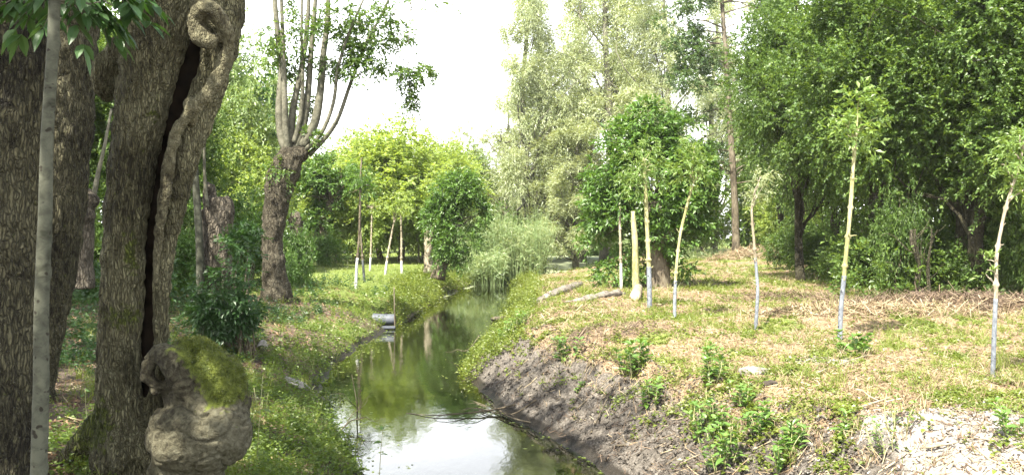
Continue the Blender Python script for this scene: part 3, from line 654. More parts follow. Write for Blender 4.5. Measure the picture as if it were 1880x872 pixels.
# knobby stump far left, between the trunks
b0 = at(152, 510, 15.5)
root = thing('pollard_stump', 'short knobbly trunk standing in the shade between the two left trees', 'tree stump', (b0[0], 15.5, gz(b0[0], 15.5)))
knobby([tpx([(150, 530, 24), (150, 480, 19), (154, 410, 18), (156, 365, 20), (158, 345, 10)], 15.5), ball(at(168, 368, 15.4), [.13, .12, .14]), ball(at(140, 385, 15.4), [.12, .12, .2]), ball(at(160, 395, 15.3), [.15, .12, .12])], .028, M['bark_dead'], 'trunk', root, .04)
bb = Buf(); V, Q = tube([at(170, 372, 15.5), at(180, 320, 15.5), at(192, 270, 15.5), at(205, 200, 15.6)], [.05, .04, .03, .02], 7, 12); bb.add(V, Q); bb.obj('shoot', M['bark_shoot'], root, smooth=True)

# broken stump with a pale stem
b0 = ray(400, 598); Yb = 14.0
root = thing('dead_stump', 'tall dead stump with a jagged broken top behind the leafy bush', 'tree stump', (at(400, 590, Yb)[0], Yb, gz(at(400, 590, Yb)[0], Yb)))
top = []
knobby([tpx([(396, 640, 40), (396, 590, 29), (397, 500, 26), (399, 430, 26), (400, 385, 27), (396, 365, 22)], Yb, 18), tpx([(386, 375, 14), (384, 352, 12), (388, 338, 8)], Yb), tpx([(412, 385, 15), (415, 370, 12), (416, 362, 6)], Yb), ball(at(372, 392, Yb-.1), [.08, .08, .07]), ball(at(380, 347, Yb-.1), [.08, .08, .09])], .022, M['bark_dead'], 'trunk', root, .045, 14, 4)
root2 = thing('young_tree', 'bare pale young stem rising close beside the broken stump', 'tree', (at(368, 590, Yb-.3)[0], Yb-.3, gz(at(368, 590, Yb-.3)[0], Yb-.3)))
V, Q = tube([at(a, b_, Yb-.3) for a, b_ in [(368, 600), (368, 520), (366, 440), (361, 360), (358, 290), (362, 200), (364, 60), (360, -60)]], [.075, .065, .06, .055, .05, .045, .035, .02], 12, 60); mk('trunk', V, Q, M['bark_smooth'], root2, smooth=True)
V, Q = tube([at(a, b_, Yb-.25) for a, b_ in [(381, 380), (377, 340), (375, 290), (376, 230)]], [.03, .028, .022, .012], 8, 20); mk('branch', V, Q, M['bark_shoot'], root2, smooth=True)

# leafy ash bush round the stump
def bush(name, label, cat, base, blobs, n, leaf, r, L=.3, K=9, ll=.08, lw=.035, group=None, stems=14, thr=.36, bark='bark_brown', **kw):
    base = np.asarray(base, float); root = thing(name, label, cat, base, group); b = Buf()
    for k in range(stems):
        q = blobs[k % len(blobs)]; limb(b, base+np.array([*(r.normal(size=2)*.08), -.05]), np.array(q[:3])+rnd_dir(r, 1)[0]*np.array(q[3:])*.6, .018, .004, .12, 5, 6, r)
    b.obj('stems', M[bark], root, smooth=True)
    V, Q = crown_mesh(r, blobs, n, L=L, K=K, ll=ll, lw=lw, thr=thr, **kw); mk('foliage', V, Q, M[leaf], root)
    return root
def bp(px, py, Y, rx, ry, rz): q = at(px, py, Y); return [*q, rx*Y/1600, ry, rz*Y/1600]
Y = 13.4
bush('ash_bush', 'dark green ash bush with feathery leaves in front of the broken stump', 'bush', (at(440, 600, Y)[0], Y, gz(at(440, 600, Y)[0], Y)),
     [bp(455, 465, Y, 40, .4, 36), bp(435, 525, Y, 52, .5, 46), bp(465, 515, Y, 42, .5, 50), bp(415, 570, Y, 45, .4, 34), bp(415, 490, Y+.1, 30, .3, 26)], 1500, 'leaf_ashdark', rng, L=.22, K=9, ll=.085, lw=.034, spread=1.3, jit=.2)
b_ = at(430, 596, 13.0)
r_ = thing('tree_root', 'mossy brown root reaching down the slope below the ash bush', 'root', (*b_[:2], gz(*b_[:2])))
g = [(425, 585, 15), (450, 600, 11), (470, 625, 9), (488, 655, 6)]
knobby([tube([np.array(ray(a, c)) + UP*.02 for a, c, _ in g], [r__*13/1600 for _, _, r__ in g], 10, 20)], .02, M['bark_ash'], 'wood', r_, .02, moss=lambda V: .5+0*V[:, 0])

# ------------------------------------------------------------------ the pollard ash with tall shoots
Y = 21.0
b0 = at(505, 520, Y)
root = thing('pollard_ash', 'pollard ash with a knotted head and tall bare shoots rising against the sky', 'tree', (b0[0], Y, gz(b0[0], Y)))
knobby([tpx([(510, 560, 30), (504, 500, 21), (500, 440, 19), (505, 390, 21), (514, 340, 26), (527, 305, 28), (541, 275, 20)], Y, 20), ball(at(503, 325, Y-.1), [.17, .2, .24]), ball(at(550, 284, Y), [.22, .28, .20]), ball(at(527, 282, Y-.05), [.18, .26, .16])], .03, M['bark_poll'], 'trunk', root, .07, 8, 5)
shoots = [([(533, 285), (518, 255), (513, 200), (518, 120), (510, 60), (503, -20), (498, -90)], 9), ([(532, 270), (535, 230), (540, 190), (555, 120), (565, 40), (570, -60)], 8),
          ([(528, 275), (524, 225), (522, 150), (519, 60), (516, -40)], 7), ([(545, 272), (558, 225), (566, 170), (571, 100), (578, 20), (584, -80)], 8), ([(556, 270), (578, 225), (588, 170), (594, 100), (602, 30), (604, -80)], 9.5),
          ([(562, 275), (590, 245), (612, 190), (620, 130), (634, 80), (650, 40), (672, -10)], 4.5), ([(567, 285), (600, 250), (622, 215), (645, 150), (672, 80), (700, 30), (722, -20)], 5), ([(540, 262), (552, 215), (556, 150), (554, 60), (556, -40)], 5)]
for k, (pp, r0) in enumerate(shoots):
    n = len(pp); V, Q = tube([at(a, c, Y+(.25*math.sin(k*2.3))*(.3+i/n)) for i, (a, c) in enumerate(pp)], [r0*Y/1600*(1-.62*i/(n-1)) for i in range(n)], 9, 40); mk('shoot', V, Q, M['bark_shoot'], root, smooth=True)
b = Buf()
cl = [(520, 55, 26, 22), (500, 70, 22, 18), (560, 10, 40, 22), (640, 60, 42, 26), (680, 35, 44, 26), (725, 25, 40, 22), (770, 10, 36, 16), (800, 8, 26, 12), (655, 95, 36, 22), (690, 78, 36, 16), (738, 70, 26, 12), (668, 118, 34, 14), (745, 135, 24, 10), (782, 132, 18, 9), (752, 165, 12, 16), (755, 190, 8, 9), (606, 120, 20, 20), (530, 135, 14, 14), (563, 190, 8, 14), (552, 100, 20, 18), (508, 105, 14, 12), (620, 30, 36, 30), (585, 60, 20, 30), (700, 120, 12, 9), (640, 150, 22, 14), (562, 255, 22, 16), (515, 315, 20, 24)]
B = [[*at(a, c, Y+.5*rng.normal()), rx*Y/1600, .45, ry*Y/1600] for a, c, rx, ry in cl]
V, Q = crown_mesh(rng, B, 1500, L=.22, K=8, ll=.088, lw=.048, thr=.42, freq=2.2, droop=.5, shell=.1); mk('crown', V, Q, M['leaf_forest'], root)
for q in B: 
    for (a0, c0) in [(594, 60), (645, 150), (672, 80), (700, 30)][:1 if q[0] < at(600, 0, Y)[0] else 4]:
        pass
tw = Buf()
for a0, c0, a1, c1 in [(700, 30, 800, 10), (672, 80, 740, 72), (645, 150, 700, 118), (722, -20, 790, 20), (760, -60, 752, 200), (735, -40, 785, 130), (650, 40, 690, 60), (518, 120, 500, 70), (594, 100, 612, 120), (588, 60, 560, 15), (740, 110, 780, 135), (602, 30, 640, 40), (720, 60, 745, 130)]:
    limb(tw, at(a0, c0, Y), at(a1, c1, Y), .016, .005, .06, 5, 7)
tw.obj('twigs', M['bark_shoot'], root, smooth=True)

# ------------------------------------------------------------------ background trees
def dome(w_, h, lo, r, n=9, sq=.3):
    """overlapping lobes filling a dome of width w_, from lo to h"""
    out = []
    for k in range(n):
        a = k*2.4; q = math.sqrt((k+.5)/n)*.32*w_; z = lo+(h-lo)*(.28+.5*((k*0.618) % 1)*(1-.5*q/(.32*w_)))
        rr = w_*(.20+.05*r.random()); out.append([q*math.cos(a), q*math.sin(a), z, rr, rr, (h-lo)*sq*(.8+.3*r.random())])
    out.append([0, 0, h-(h-lo)*.3, w_*.22, w_*.22, (h-lo)*.3]); out.append([0, 0, lo+(h-lo)*.35, w_*.34, w_*.34, (h-lo)*.33])
    return out
PROTO = {}
def bgtree(kind, px, Y, topy, wpx, label, group=None, name=None, base=None, rz=None):
    x = (px-940)/1600*Y; z = gz(x, Y); Ht = (430-topy)/1600*Y+CAM_H-z; wd = wpx/1600*Y
    spec = {'hazel': ('leafy_tree', 8.5, 6.5), 'far': ('far_tree', 11., 8.), 'willow': ('willow', 19., 12.), 'forest': ('forest_tree', 11., 7.5), 'forest_b': ('forest_tree', 10., 7.), 'shrub': ('shrub', 2.4, 2.6), 'shrub_l': ('shrub', 2.4, 2.6)}[kind]
    nm = name or spec[0]
    if kind not in PROTO:
        r = np.random.default_rng(hash(kind) % 1000 if False else sum(map(ord, kind))); P = (0, 0, 0)
        if kind == 'hazel': t = generic_tree(nm, label, 'tree', P, 8.5, dome(6.5, 8.5, .5, r, 12), .13, M['leaf_lime'], M['bark_brown'], 5600, r, nlimb=14, twigs=40, crown_kw=dict(L=.4, K=7, ll=.15, lw=.095, thr=.40, freq=1.1, droop=.35))
        if kind == 'far': t = generic_tree(nm, label, 'tree', P, 11, dome(8, 11, 1, r, 14), .2, M['leaf_far'], M['bark_brown'], 5200, r, nlimb=14, twigs=40, crown_kw=dict(L=.6, K=7, ll=.20, lw=.11, thr=.42, freq=.8))
        if kind == 'forest': t = generic_tree(nm, label, 'tree', P, 11, dome(7.5, 11.5, 2.2, r, 16), .17, M['leaf_forest'], M['bark_dark'], 10500, r, nlimb=22, twigs=130, trunk_top=.9, crown_kw=dict(L=.32, K=9, ll=.095, lw=.072, droop=.12, thr=.45, freq=1.3, shell=.3))
        if kind == 'forest_b': t = generic_tree(nm, label, 'tree', P, 10, dome(7., 10.5, 1.6, r, 16), .14, M['leaf_forest'], M['bark_dark'], 9500, r, lean=(.5, 0), nlimb=20, twigs=110, trunk_top=.9, crown_kw=dict(L=.34, K=9, ll=.09, lw=.07, droop=.12, thr=.46, freq=1.2, shell=.3))
        if kind in ('shrub', 'shrub_l'): t = generic_tree(nm, label, 'bush', P, 2.4, dome(2.6, 2.5, .05, r, 8, .34), .03, M['leaf_forest' if kind == 'shrub' else 'leaf_ash'], M['bark_brown'], 1500, r, nlimb=10, twigs=40, crown_kw=dict(L=.24, K=8, ll=.08, lw=.045, thr=.36, freq=1.6))
        if kind == 'willow':
            bl = []
            for k in range(34):
                a = r.random()*6.28; zz = 4+14*r.random(); q = (1.5+4.0*r.random())*(1.1-.4*zz/19); bl.append([q*math.cos(a), q*math.sin(a), zz, 1.3, 1.3, 1.5])
            t = generic_tree(nm, label, 'tree', P, 19, bl, .26, M['leaf_willow'], M['bark_shoot'], 8200, r, nlimb=34, twigs=100, trunk_top=.97, crown_kw=dict(L=.7, K=9, ll=.20, lw=.055, thr=.56, freq=1.0, shell=.1, droop=.4), wob=.012)
        PROTO[kind] = t; t['_used'] = 0
    t = PROTO[kind]; H0, W0 = spec[1], spec[2]
    s = (wd/W0, wd/W0, Ht/H0)
    if rz is None: rz = rng.random()*6.28
    if not t['_used']:
        t['_used'] = 1; t.location = (x, Y, z); t.rotation_euler = (0, 0, rz); t.scale = s; t['label'] = label
        if group: t['group'] = group
        return t
    c = copy_tree(t, (x, Y, z), rz, s, label, group); c.name = nm; return c

GL, GC, GR, GW = 'trees behind the left bank', 'trees at the end of the ditch', 'trees of the dark wood on the right', 'silvery willows beyond the pond'
bgtree('hazel', 735, 46, 200, 265, 'bright yellow green round tree, tallest of the clump beyond the sunny lawn', GC)
bgtree('hazel', 655, 44, 285, 190, 'low bright green tree behind the dark thin sapling on the left bank', GC)
bgtree('hazel', 820, 50, 250, 170, 'light green tree at the right shoulder of the bright clump', GC)
bgtree('hazel', 590, 50, 285, 170, 'light green tree just right of the pollard with tall shoots', GC)
bgtree('hazel', 700, 50, 222, 230, 'broad light green crown filling the left half of the bright clump', GC)
bgtree('hazel', 780, 54, 232, 220, 'light green crown between the tallest round tree and the dark pollard', GC)
bgtree('far', 640, 66, 225, 190, 'pale far tree rising behind the low bright trees', GC)
bgtree('far', 560, 70, 232, 170, 'pale far tree seen behind the knotted pollard head', GC)
bgtree('far', 780, 75, 250, 180, 'pale far tree between the bright clump and the willows', GC)
bgtree('far', 885, 80, 268, 130, 'hazy tree above the reeds, left of the willows', GC)
bgtree('far', 850, 72, 235, 150, 'pale far tree at the right edge of the open sky', GC)
bgtree('far', 985, 80, 300, 190, 'hazy tree behind the middle of the pond', GC)
bgtree('far', 1060, 86, 290, 180, 'hazy tree partly behind the leafy pollard bush', GC)
bgtree('far', 480, 52, 60, 190, 'tall pale green tree behind the left of the pollard shoots', GL)
bgtree('far', 415, 34, 10, 210, 'light green tree right of the hollow ash trunk', GL)
bgtree('shrub_l', 925, 58, 372, 110, 'green thicket behind the reeds', GC)
bgtree('shrub_l', 1000, 100, 395, 120, 'low green thicket on the far shore of the pond', GC)
bgtree('shrub_l', 1090, 98, 385, 130, 'low thicket behind the right end of the pond', GC)
bgtree('far', 1290, 62, 352, 120, 'green tree behind the leaning sapling, below the sky gap', GR)
bgtree('far', 1235, 80, 320, 150, 'tree half hidden behind the leafy pollard bush', GR)
bgtree('far', 1400, 60, 290, 150, 'mid green tree right of the slender brown trunk', GR)
bgtree('hazel', 1440, 50, 335, 140, 'bright leafy tree low behind the bent sapling', GR)
bgtree('willow', 965, 62, -120, 280, 'silvery willow at the left, thin against the white sky', GW, rz=.4)
bgtree('willow', 1110, 66, -170, 380, 'tall silvery willow with the thickest upright trunk', GW, rz=2.2)
bgtree('willow', 1225, 60, -120, 300, 'silvery willow directly behind the leafy pollard bush', GW, rz=4.1)
bgtree('willow', 930, 70, 165, 170, 'low silvery willow above the reeds', GW, rz=1.2)
bgtree('willow', 1060, 60, 220, 260, 'low drooping silvery willow left of the leafy pollard bush', GW, rz=5.2)
bgtree('willow', 1070, 74, -60, 330, 'silvery willow seen between the two tallest ones', GW, rz=3.2)
bgtree('willow', 1310, 78, -40, 260, 'silvery willow behind the slender brown trunk', GW, rz=.2)
bgtree('forest_b', 1455, 40, -100, 190, 'tall tree left of the wood corner, leaves against the sky', GR, rz=2.0)
# the wood on the right
bgtree('forest', 1470, 27, -90, 300, 'dark green tree at the left corner of the wood, sky showing through', GR, rz=.3)
bgtree('forest_b', 1620, 23, -160, 420, 'dark tree behind the large-leaved yellow sapling', GR, rz=1.3)
bgtree('forest', 1800, 20.5, -250, 520, 'dark tree with the black trunk near the upper right corner', GR, rz=2.9)
bgtree('forest_b', 1960, 19, -200, 480, 'dark tree cut off by the right edge of the view', GR, rz=4.0)
bgtree('forest_b', 1560, 32, -120, 300, 'dark tree second in line behind the wood corner', GR, rz=5.2)
bgtree('forest', 1700, 29, -160, 400, 'dark tree deep in the wood behind the middle of its edge', GR, rz=.9)
bgtree('forest', 1880, 30, -160, 420, 'dark tree deep in the wood at its right end', GR, rz=3.9)
bgtree('forest_b', 1440, 42, 60, 190, 'dark tree farthest along the wood edge', GR, rz=.1)
bgtree('forest', 1620, 44, -60, 380, 'dark tree closing the back of the wood, left', GR, rz=1.9)
bgtree('forest_b', 1800, 46, -60, 440, 'dark tree closing the back of the wood, middle', GR, rz=2.2)
bgtree('forest', 2050, 40, -60, 500, 'dark tree closing the back of the wood, right', GR, rz=5.5)
for k, (px, Yk, ty, wk, lb) in enumerate([(1455, 36, 400, 110, 'dark bush behind the far heap of cut stalks'), (1500, 29, 395, 130, 'dark bush between the bent and the yellow sapling'), (1560, 24, 420, 120, 'dark bush right behind the foot of the yellow sapling'),
        (1640, 25, 400, 150, 'shaded bush right of the yellow sapling'), (1650, 21.0, 300, 110, 'light leaved bush hanging out of the wood, right of the yellow sapling'), (1740, 23, 430, 150, 'shaded bush in the middle of the dark wood edge'), (1820, 21.5, 300, 190, 'tall dusky bush behind the rightmost sapling'), (1900, 20, 270, 170, 'tall dusky bush at the right edge of the view'), (1700, 34, 380, 200, 'bush deep in the shade of the wood'), (1820, 33, 380, 220, 'bush deep in the shade, right part of the wood'), (1600, 33, 400, 160, 'bush deep in the shade, left part of the wood'), (1690, 22.5, 395, 120, 'shaded bush behind the thin dead stems'), (1780, 20.5, 440, 110, 'low shaded bush in front of the black trunks'), (1500, 40, 380, 120, 'bush filling the gap far along the wood edge'), (1860, 25, 330, 170, 'shaded bush between the two trees at the right')]):
    bgtree('shrub', px, Yk, ty, wk, lb, 'bushes under the dark wood')
# the shady wood on the left
for px, Yk, ty, wk, kd, lb in [(60, 24, -100, 520, 'forest', 'dark tree behind the trunks at the far left'), (270, 23, -60, 330, 'forest_b', 'dark tree seen between the two old trunks'), (440, 33, 210, 190, 'hazel', 'shady tree right behind the hollow ash'), (330, 40, -60, 300, 'forest', 'dark tree far behind the hollow ash'), (-120, 20, -160, 480, 'forest_b', 'dark tree outside the left edge of the view'), (130, 38, -60, 400, 'forest', 'dark tree farthest behind the left trunks')]:
    bgtree(kd, px, Yk, ty, wk, lb, GL)
for px, Yk, ty, wk, lb in [(200, 21, 330, 190, 'shady bush seen between the two old trunks'), (100, 20, 360, 220, 'shady bush behind the knobbly stump'), (350, 20, 380, 150, 'bright edged bush behind the split trunk'), (400, 24, 300, 180, 'bush behind the top of the broken stump'), (455, 27, 350, 120, 'bush between the broken stump and the pollard'), (300, 25, 340, 160, 'bush in the shade directly behind the hollow ash'), (30, 18, 380, 200, 'bush far left in the deep shade')]:
    bgtree('shrub_l' if px > 330 else 'shrub', px, Yk, ty, wk, lb, 'bushes under the left trees')
for px, Yk, ty, wk, lb in [(545, 25, 390, 75, 'leafy bush at the right foot of the pollard with tall shoots'), (520, 23.5, 440, 60, 'low dark bush against the pollard trunk'), (600, 40, 415, 80, 'low bush under the small leaning pollard')]:
    bgtree('shrub_l', px, Yk, ty, wk, lb, 'bushes round the lawn')

# slender brown tree right of centre
Y = 50.
b0 = at(1352, 470, Y); root = thing('alder', 'slender straight brown trunk with thin leafy branches right of centre', 'tree', (b0[0], Y, gz(b0[0], Y)))
P = [at(a, c, Y) for a, c in [(1352, 485), (1350, 400), (1346, 320), (1341, 240), (1335, 150), (1330, 70), (1324, -10), (1318, -110)]]
V, Q = tube(P, [.24, .20, .18, .165, .15, .13, .11, .07], 12, 60, disp=lambda th, s, rr: rr*.2*(fbm(th*2, s*2, o=2)-.5)); mk('trunk', V, Q, M['bark_brown'], root, smooth=True)
b = Buf(); B = []; C = catmull(P, 60)
for k in range(40):
    i = 14+int(44*rng.random()); sgn = -1 if k % 2 else 1; L_k = (1.2+2.4*rng.random()); e = C[i]+np.array([sgn*L_k, rng.normal()*1.2, .3+.7*rng.random()-(.6 if k % 3 == 0 else 0)]); limb(b, C[i], e, .045, .01, .15); B.append([*e, .95, .8, .5]); 
    if k % 2: B.append([*(C[i]*.5+e*.5), .6, .6, .4])
b.obj('branches', M['bark_brown'], root, smooth=True)
V, Q = crown_mesh(rng, B, 3400, L=.35, K=8, ll=.15, lw=.10, thr=.36, shell=.1); mk('crown', V, Q, M['leaf_alder'], root)

# ------------------------------------------------------------------ leafy pollards
Y = 24.
def pollard_bush(label, Y, trunk_pts, blobs, n, leaf='leaf_ash', ll=.11, lw=.055, L=.3, name='leafy_pollard', bark='bark_brown', **kw):
    b0 = at(trunk_pts[0][0], trunk_pts[0][1], Y); base = (b0[0], Y, gz(b0[0], Y)); root = thing(name, label, 'tree', base)
    sec = tpx(trunk_pts, Y, 14, 20); V, Q = sec; mk('trunk', V+.04*(fbm(V[:, 0]*6, V[:, 1]*6, V[:, 2]*3, 2)-.5)[:, None], Q, M[bark], root, smooth=True)
    hd = at(trunk_pts[-1][0], trunk_pts[-1][1], Y); B = [bp(a, c, Y, rx, rx*Y/1600*.9, ry) for a, c, rx, ry in blobs]; b = Buf()
    for k in range(24):
        q = B[k % len(B)]; limb(b, hd, np.array(q[:3])+rnd_dir(rng, 1)[0]*np.array(q[3:])*.6, .04, .008, .15)
    b.obj('branches', M[bark], root, smooth=True)
    V, Q = crown_mesh(rng, B, n, L=L, K=9, ll=ll, lw=lw, **kw); mk('crown', V, Q, M[leaf], root); return root
pollard_bush('big round leafy pollard with shining green leaves on the right bank', 24., [(1205, 545, 26), (1208, 470, 20), (1200, 400, 22), (1198, 370, 20)],
    [(1190, 240, 55, 45), (1150, 275, 55, 50), (1245, 265, 55, 48), (1195, 300, 80, 60), (1120, 330, 50, 50), (1275, 320, 45, 50), (1195, 370, 100, 55), (1115, 390, 50, 45), (1270, 380, 50, 50), (1150, 425, 60, 40), (1235, 430, 60, 40), (1100, 440, 30, 25), (1130, 500, 40, 34), (1215, 490, 26, 40), (1180, 205, 22, 22), (1250, 470, 30, 30)], 4300, thr=.40, freq=1.6, spread=1.2, ll=.125, lw=.06)
pollard_bush('small leaning pollard with a mop of green leaves behind the left lawn', 42., [(577, 478, 10), (585, 440, 11), (597, 400, 10), (606, 375, 8)],
    [(600, 335, 48, 34), (640, 345, 36, 28), (565, 345, 34, 28), (605, 310, 34, 20), (585, 400, 22, 22)], 1300, ll=.15, lw=.08, L=.4)
pollard_bush('dense dark green pollard leaning over the left side of the ditch end', 34., [(803, 512, 14), (812, 480, 12), (822, 450, 12), (830, 420, 10)],
    [(838, 360, 45, 34), (820, 400, 44, 36), (862, 390, 36, 30), (835, 440, 40, 36), (830, 480, 26, 26), (850, 335, 26, 20)], 2300, ll=.12, lw=.05, L=.34)
b0 = at(788, 480, 36.); root = thing('pollard_stump', 'pale broken stump lit by the sun left of the dense dark pollard', 'tree stump', (b0[0], 36., gz(b0[0], 36.)))
knobby([tpx([(786, 500, 9), (786, 460, 8), (788, 425, 8), (789, 412, 4)], 36.)], .04, M['bark_pale'], 'trunk', root, .06)
b0 = at(547, 460, 33.); root = thing('pollard_stump', 'reddish brown stump glimpsed behind the pollard with tall shoots', 'tree stump', (b0[0], 33., gz(b0[0], 33.)))
knobby([tpx([(545, 490, 14), (545, 440, 12), (542, 400, 13), (540, 388, 6)], 33.)], .05, M['bark_dead'], 'trunk', root, .06)
# yellow trunk in front of the big pollard
b0 = ray(1166, 535); Yt = b0[1]; root = thing('young_tree', 'thick yellow green trunk in front of the big round leafy pollard', 'tree', b0)
V, Q = tube([at(a, c, Yt) for a, c in [(1168, 545), (1167, 500), (1166, 450), (1163, 410), (1162, 388)]], [.10, .085, .075, .07, .05], 12, 30, disp=lambda th, s, rr: .02*(fbm(th*2, s*4, o=2)-.5)); mk('trunk', V, Q, M['bark_yellow'], root, smooth=True)
# dark trunks in the wood
for px, py, Yk, rp, lean, lab, mt in [(1690, 555, 20., 3.5, -5, 'thin crooked dead stem left of a twisted one in the dark wood edge', 'bark_dark'), (1702, 552, 19.5, 3, 4, 'short forked dead stem at the dark wood edge', 'bark_dark'), (1768, 550, 21., 15, 10, 'broad black trunk in the shade of the wood', 'bark_dark'), (1690, 550, 20.4, 4.5, -8, 'twisted pale brown stem at the dark wood edge', 'bark_poll'),
                              (1800, 560, 23., 22, 4, 'very dark thick trunk in the upper right, reaching out of view', 'bark_dark'), (1660, 548, 24., 8, 4, 'straight dark trunk behind the yellow sapling', 'bark_dark'), (1840, 560, 22., 6, -6, 'thin dark stem behind the rightmost sapling', 'bark_dark'), (1600, 545, 27., 7, 6, 'slim dark trunk deep in the wood', 'bark_dark')]:
    b0 = at(px, py, Yk); z0 = gz(b0[0], Yk); root = thing('wood_tree', lab, 'tree', (b0[0], Yk, z0), 'bare trunks inside the dark wood'); hh = 9. if rp > 6 else 1.7
    n = 7; P = [np.array([b0[0]+(lean*Yk/1600)*(math.sin(i*1.5)*.6+i*.3)*(.4 if rp > 6 else 1), Yk, z0-.1+hh*i/(n-1)]) for i in range(n)]
    V, Q = tube(P, [rp*Yk/1600*(1.15-.55*i/(n-1)) for i in range(n)], 10, 36, disp=lambda th, s, rr: rr*.3*(fbm(th*2, s*3, o=2)-.5)); mk('trunk', V, Q, M[mt], root, smooth=True)
    b = Buf()
    for k in range(5): i = 2+k % 4; limb(b, P[i], P[i]+np.array([rng.normal()*.6, -.3*rng.random(), .5+.4*rng.random()])*(.5+hh/9), rp*Yk/1600*.3, .004, .2, 5, 6)
    b.obj('branches', M[mt], root, smooth=True)

# ------------------------------------------------------------------ saplings
def sapling(label, pts, r0, r1, paint_py, paint, bark, blobs, leaf, n, ll, lw, L=.2, group='planted saplings on the right bank', K=9, twn=8, droop=.35, **kw):
    b0 = ray(*pts[0]); Y = b0[1]; root = thing('sapling', label, 'sapling', b0, group)
    P = catmull([np.array([b0[0], Y, b0[2]-.06])]+[at(a, c, Y) for a, c in pts[1:]], 46)
    rr = np.linspace(r0, r1, 46)*.74*Y/1600
    zc = at(0, paint_py, Y)[2]; k = int(np.searchsorted(P[:, 2], zc)) if paint_py else 0
    dp = lambda th, s, r_: r_*(.34*(fbm(th*1.5, s*11, o=3)-.5)+.75*np.exp(-((s*2.6 % 1-.5)/.05)**2)*(vn(th*1.0, np.floor(s*2.6)*3.1) > .55))
    if k > 2:
        V, Q = tube(P[:k+1], rr[:k+1]*1.06, 12, max(10, 2*k), disp=lambda th, s, r_: r_*.14*(fbm(th*1.5, s*12, o=2)-.5)); mk('painted_base', V, Q, M[paint], root, smooth=True)
        V, Q = tube(P[k-1:], rr[k-1:], 12, 110, disp=dp)
    else: V, Q = tube(P, rr, 12, 130, disp=dp)
    mk('trunk', V, Q, M[bark], root, smooth=True)
    B = [bp(a, c, Y, rx, rx*Y/1600*.8, ry) for a, c, rx, ry in blobs]; b = Buf()
    for i in range(twn if B else 0):
        q = B[i % len(B)]; c = np.array(q[:3]); j = int(np.clip(np.searchsorted(P[:, 2], c[2]-.15), 8, 44)); b = Buf(); limb(b, P[j], c+rnd_dir(rng, 1)[0]*np.array(q[3:])*.6, .012, .003, .15, 5, 6); b.obj('twig', M[bark], root, smooth=True)
    if B and Y < 20:
        for i in range(6):
            j = int(12+26*rng.random()); d_ = rng.normal(size=3)*[1, .6, .2]+UP*.5; b = Buf(); limb(b, P[j], P[j]+nrm(d_)*(.05+.09*rng.random()), rr[j]*.35, rr[j]*.15, .1, 5, 4); b.obj('twig', M[bark], root, smooth=True)
    if B:
        V, Q = crown_mesh(rng, B, int(n*.7), **{**dict(L=L, K=K, ll=ll, lw=lw, droop=droop, thr=.3, shell=.1, jit=.5, spread=.8, upn=.6, upw=.35), **kw}); mk('crown', V, Q, M[leaf], root)
    return root
sapling('yellow sapling with a tuft of large pale leaves before the dark wood', [(1542, 630), (1544, 570), (1549, 515), (1556, 440), (1562, 370), (1566, 310), (1571, 245)], 5.6, 4.2, 513, 'paint', 'bark_yellow',
        [(1575, 190, 24, 28), (1545, 215, 20, 16), (1600, 215, 20, 14), (1560, 240, 26, 16), (1590, 240, 22, 16), (1572, 265, 18, 14)], 'leaf_sap', 120, .10, .042, L=.24, K=7)
sapling('rightmost sapling, bent, with small fresh leaves along its stem', [(1823, 696), (1826, 600), (1829, 530), (1830, 470), (1842, 400), (1856, 350), (1872, 300), (1880, 255)], 5.5, 2.6, 555, 'paint', 'bark_pale',
        [(1862, 270, 24, 18), (1850, 300, 24, 12), (1862, 330, 22, 16), (1876, 350, 10, 12), (1818, 478, 10, 8), (1815, 505, 9, 6), (1870, 250, 14, 8), (1833, 440, 8, 8)], 'leaf_sap', 150, .052, .018, L=.14, K=9)
sapling('thin sapling with a kink and a grey drooping tuft, right of the leafy pollard', [(1387, 605), (1391, 540), (1389, 500), (1384, 440), (1380, 390), (1382, 372)], 4.2, 2.6, 478, 'paint', 'bark_pale',
        [(1392, 345, 20, 26), (1402, 328, 16, 16), (1385, 365, 12, 14)], 'leaf_willow', 130, .055, .014, L=.16)
sapling('sapling leaning right with a small crown against the leafy pollard', [(1239, 585), (1239, 545), (1242, 490), (1249, 430), (1262, 375), (1274, 330)], 4.2, 2.8, 518, 'paint', 'bark_yellow',
        [(1272, 300, 30, 24), (1255, 315, 20, 18), (1290, 310, 20, 20), (1270, 275, 22, 14)], 'leaf_sap', 150, .09, .032, L=.2)
sapling('straight sapling with a wilting brownish crown in front of the leafy pollard', [(1193, 565), (1192, 520), (1191, 480), (1188, 420), (1185, 345), (1182, 290)], 6.0, 4.2, 494, 'paint', 'bark_yellow',
        [(1175, 310, 36, 34), (1200, 300, 24, 26), (1165, 335, 26, 18), (1185, 270, 24, 18), (1150, 320, 14, 20)], 'leaf_sap', 260, .08, .022, L=.22, droop=.9)
sapling('thin sapling with a pale reddish foot at the left side of the leafy pollard', [(1141, 530), (1140, 490), (1139, 450), (1138, 415), (1138, 380)], 3.6, 2.4, 486, 'paint_white', 'bark_pale', [], 'leaf_sap', 0, .1, .1)
GLb = 'planted saplings on the left bank'
sapling('dark slender sapling with a whitened foot, nearest on the left bank', [(653, 530), (655, 490), (659, 440), (661, 390), (662, 330), (664, 290)], 3.6, 2.0, 478, 'paint_white', 'bark_brown',
        [(662, 320, 26, 20), (650, 345, 20, 18), (676, 340, 20, 18)], 'leaf_ash', 130, .09, .04, group=GLb)
sapling('thin sapling with a dark wrapped foot beside the nearest left one', [(669, 515), (666, 480), (663, 440), (662, 415)], 3.4, 1.4, 480, 'paint_dark', 'bark_brown', [], 'leaf_ash', 0, .1, .1, group=GLb)
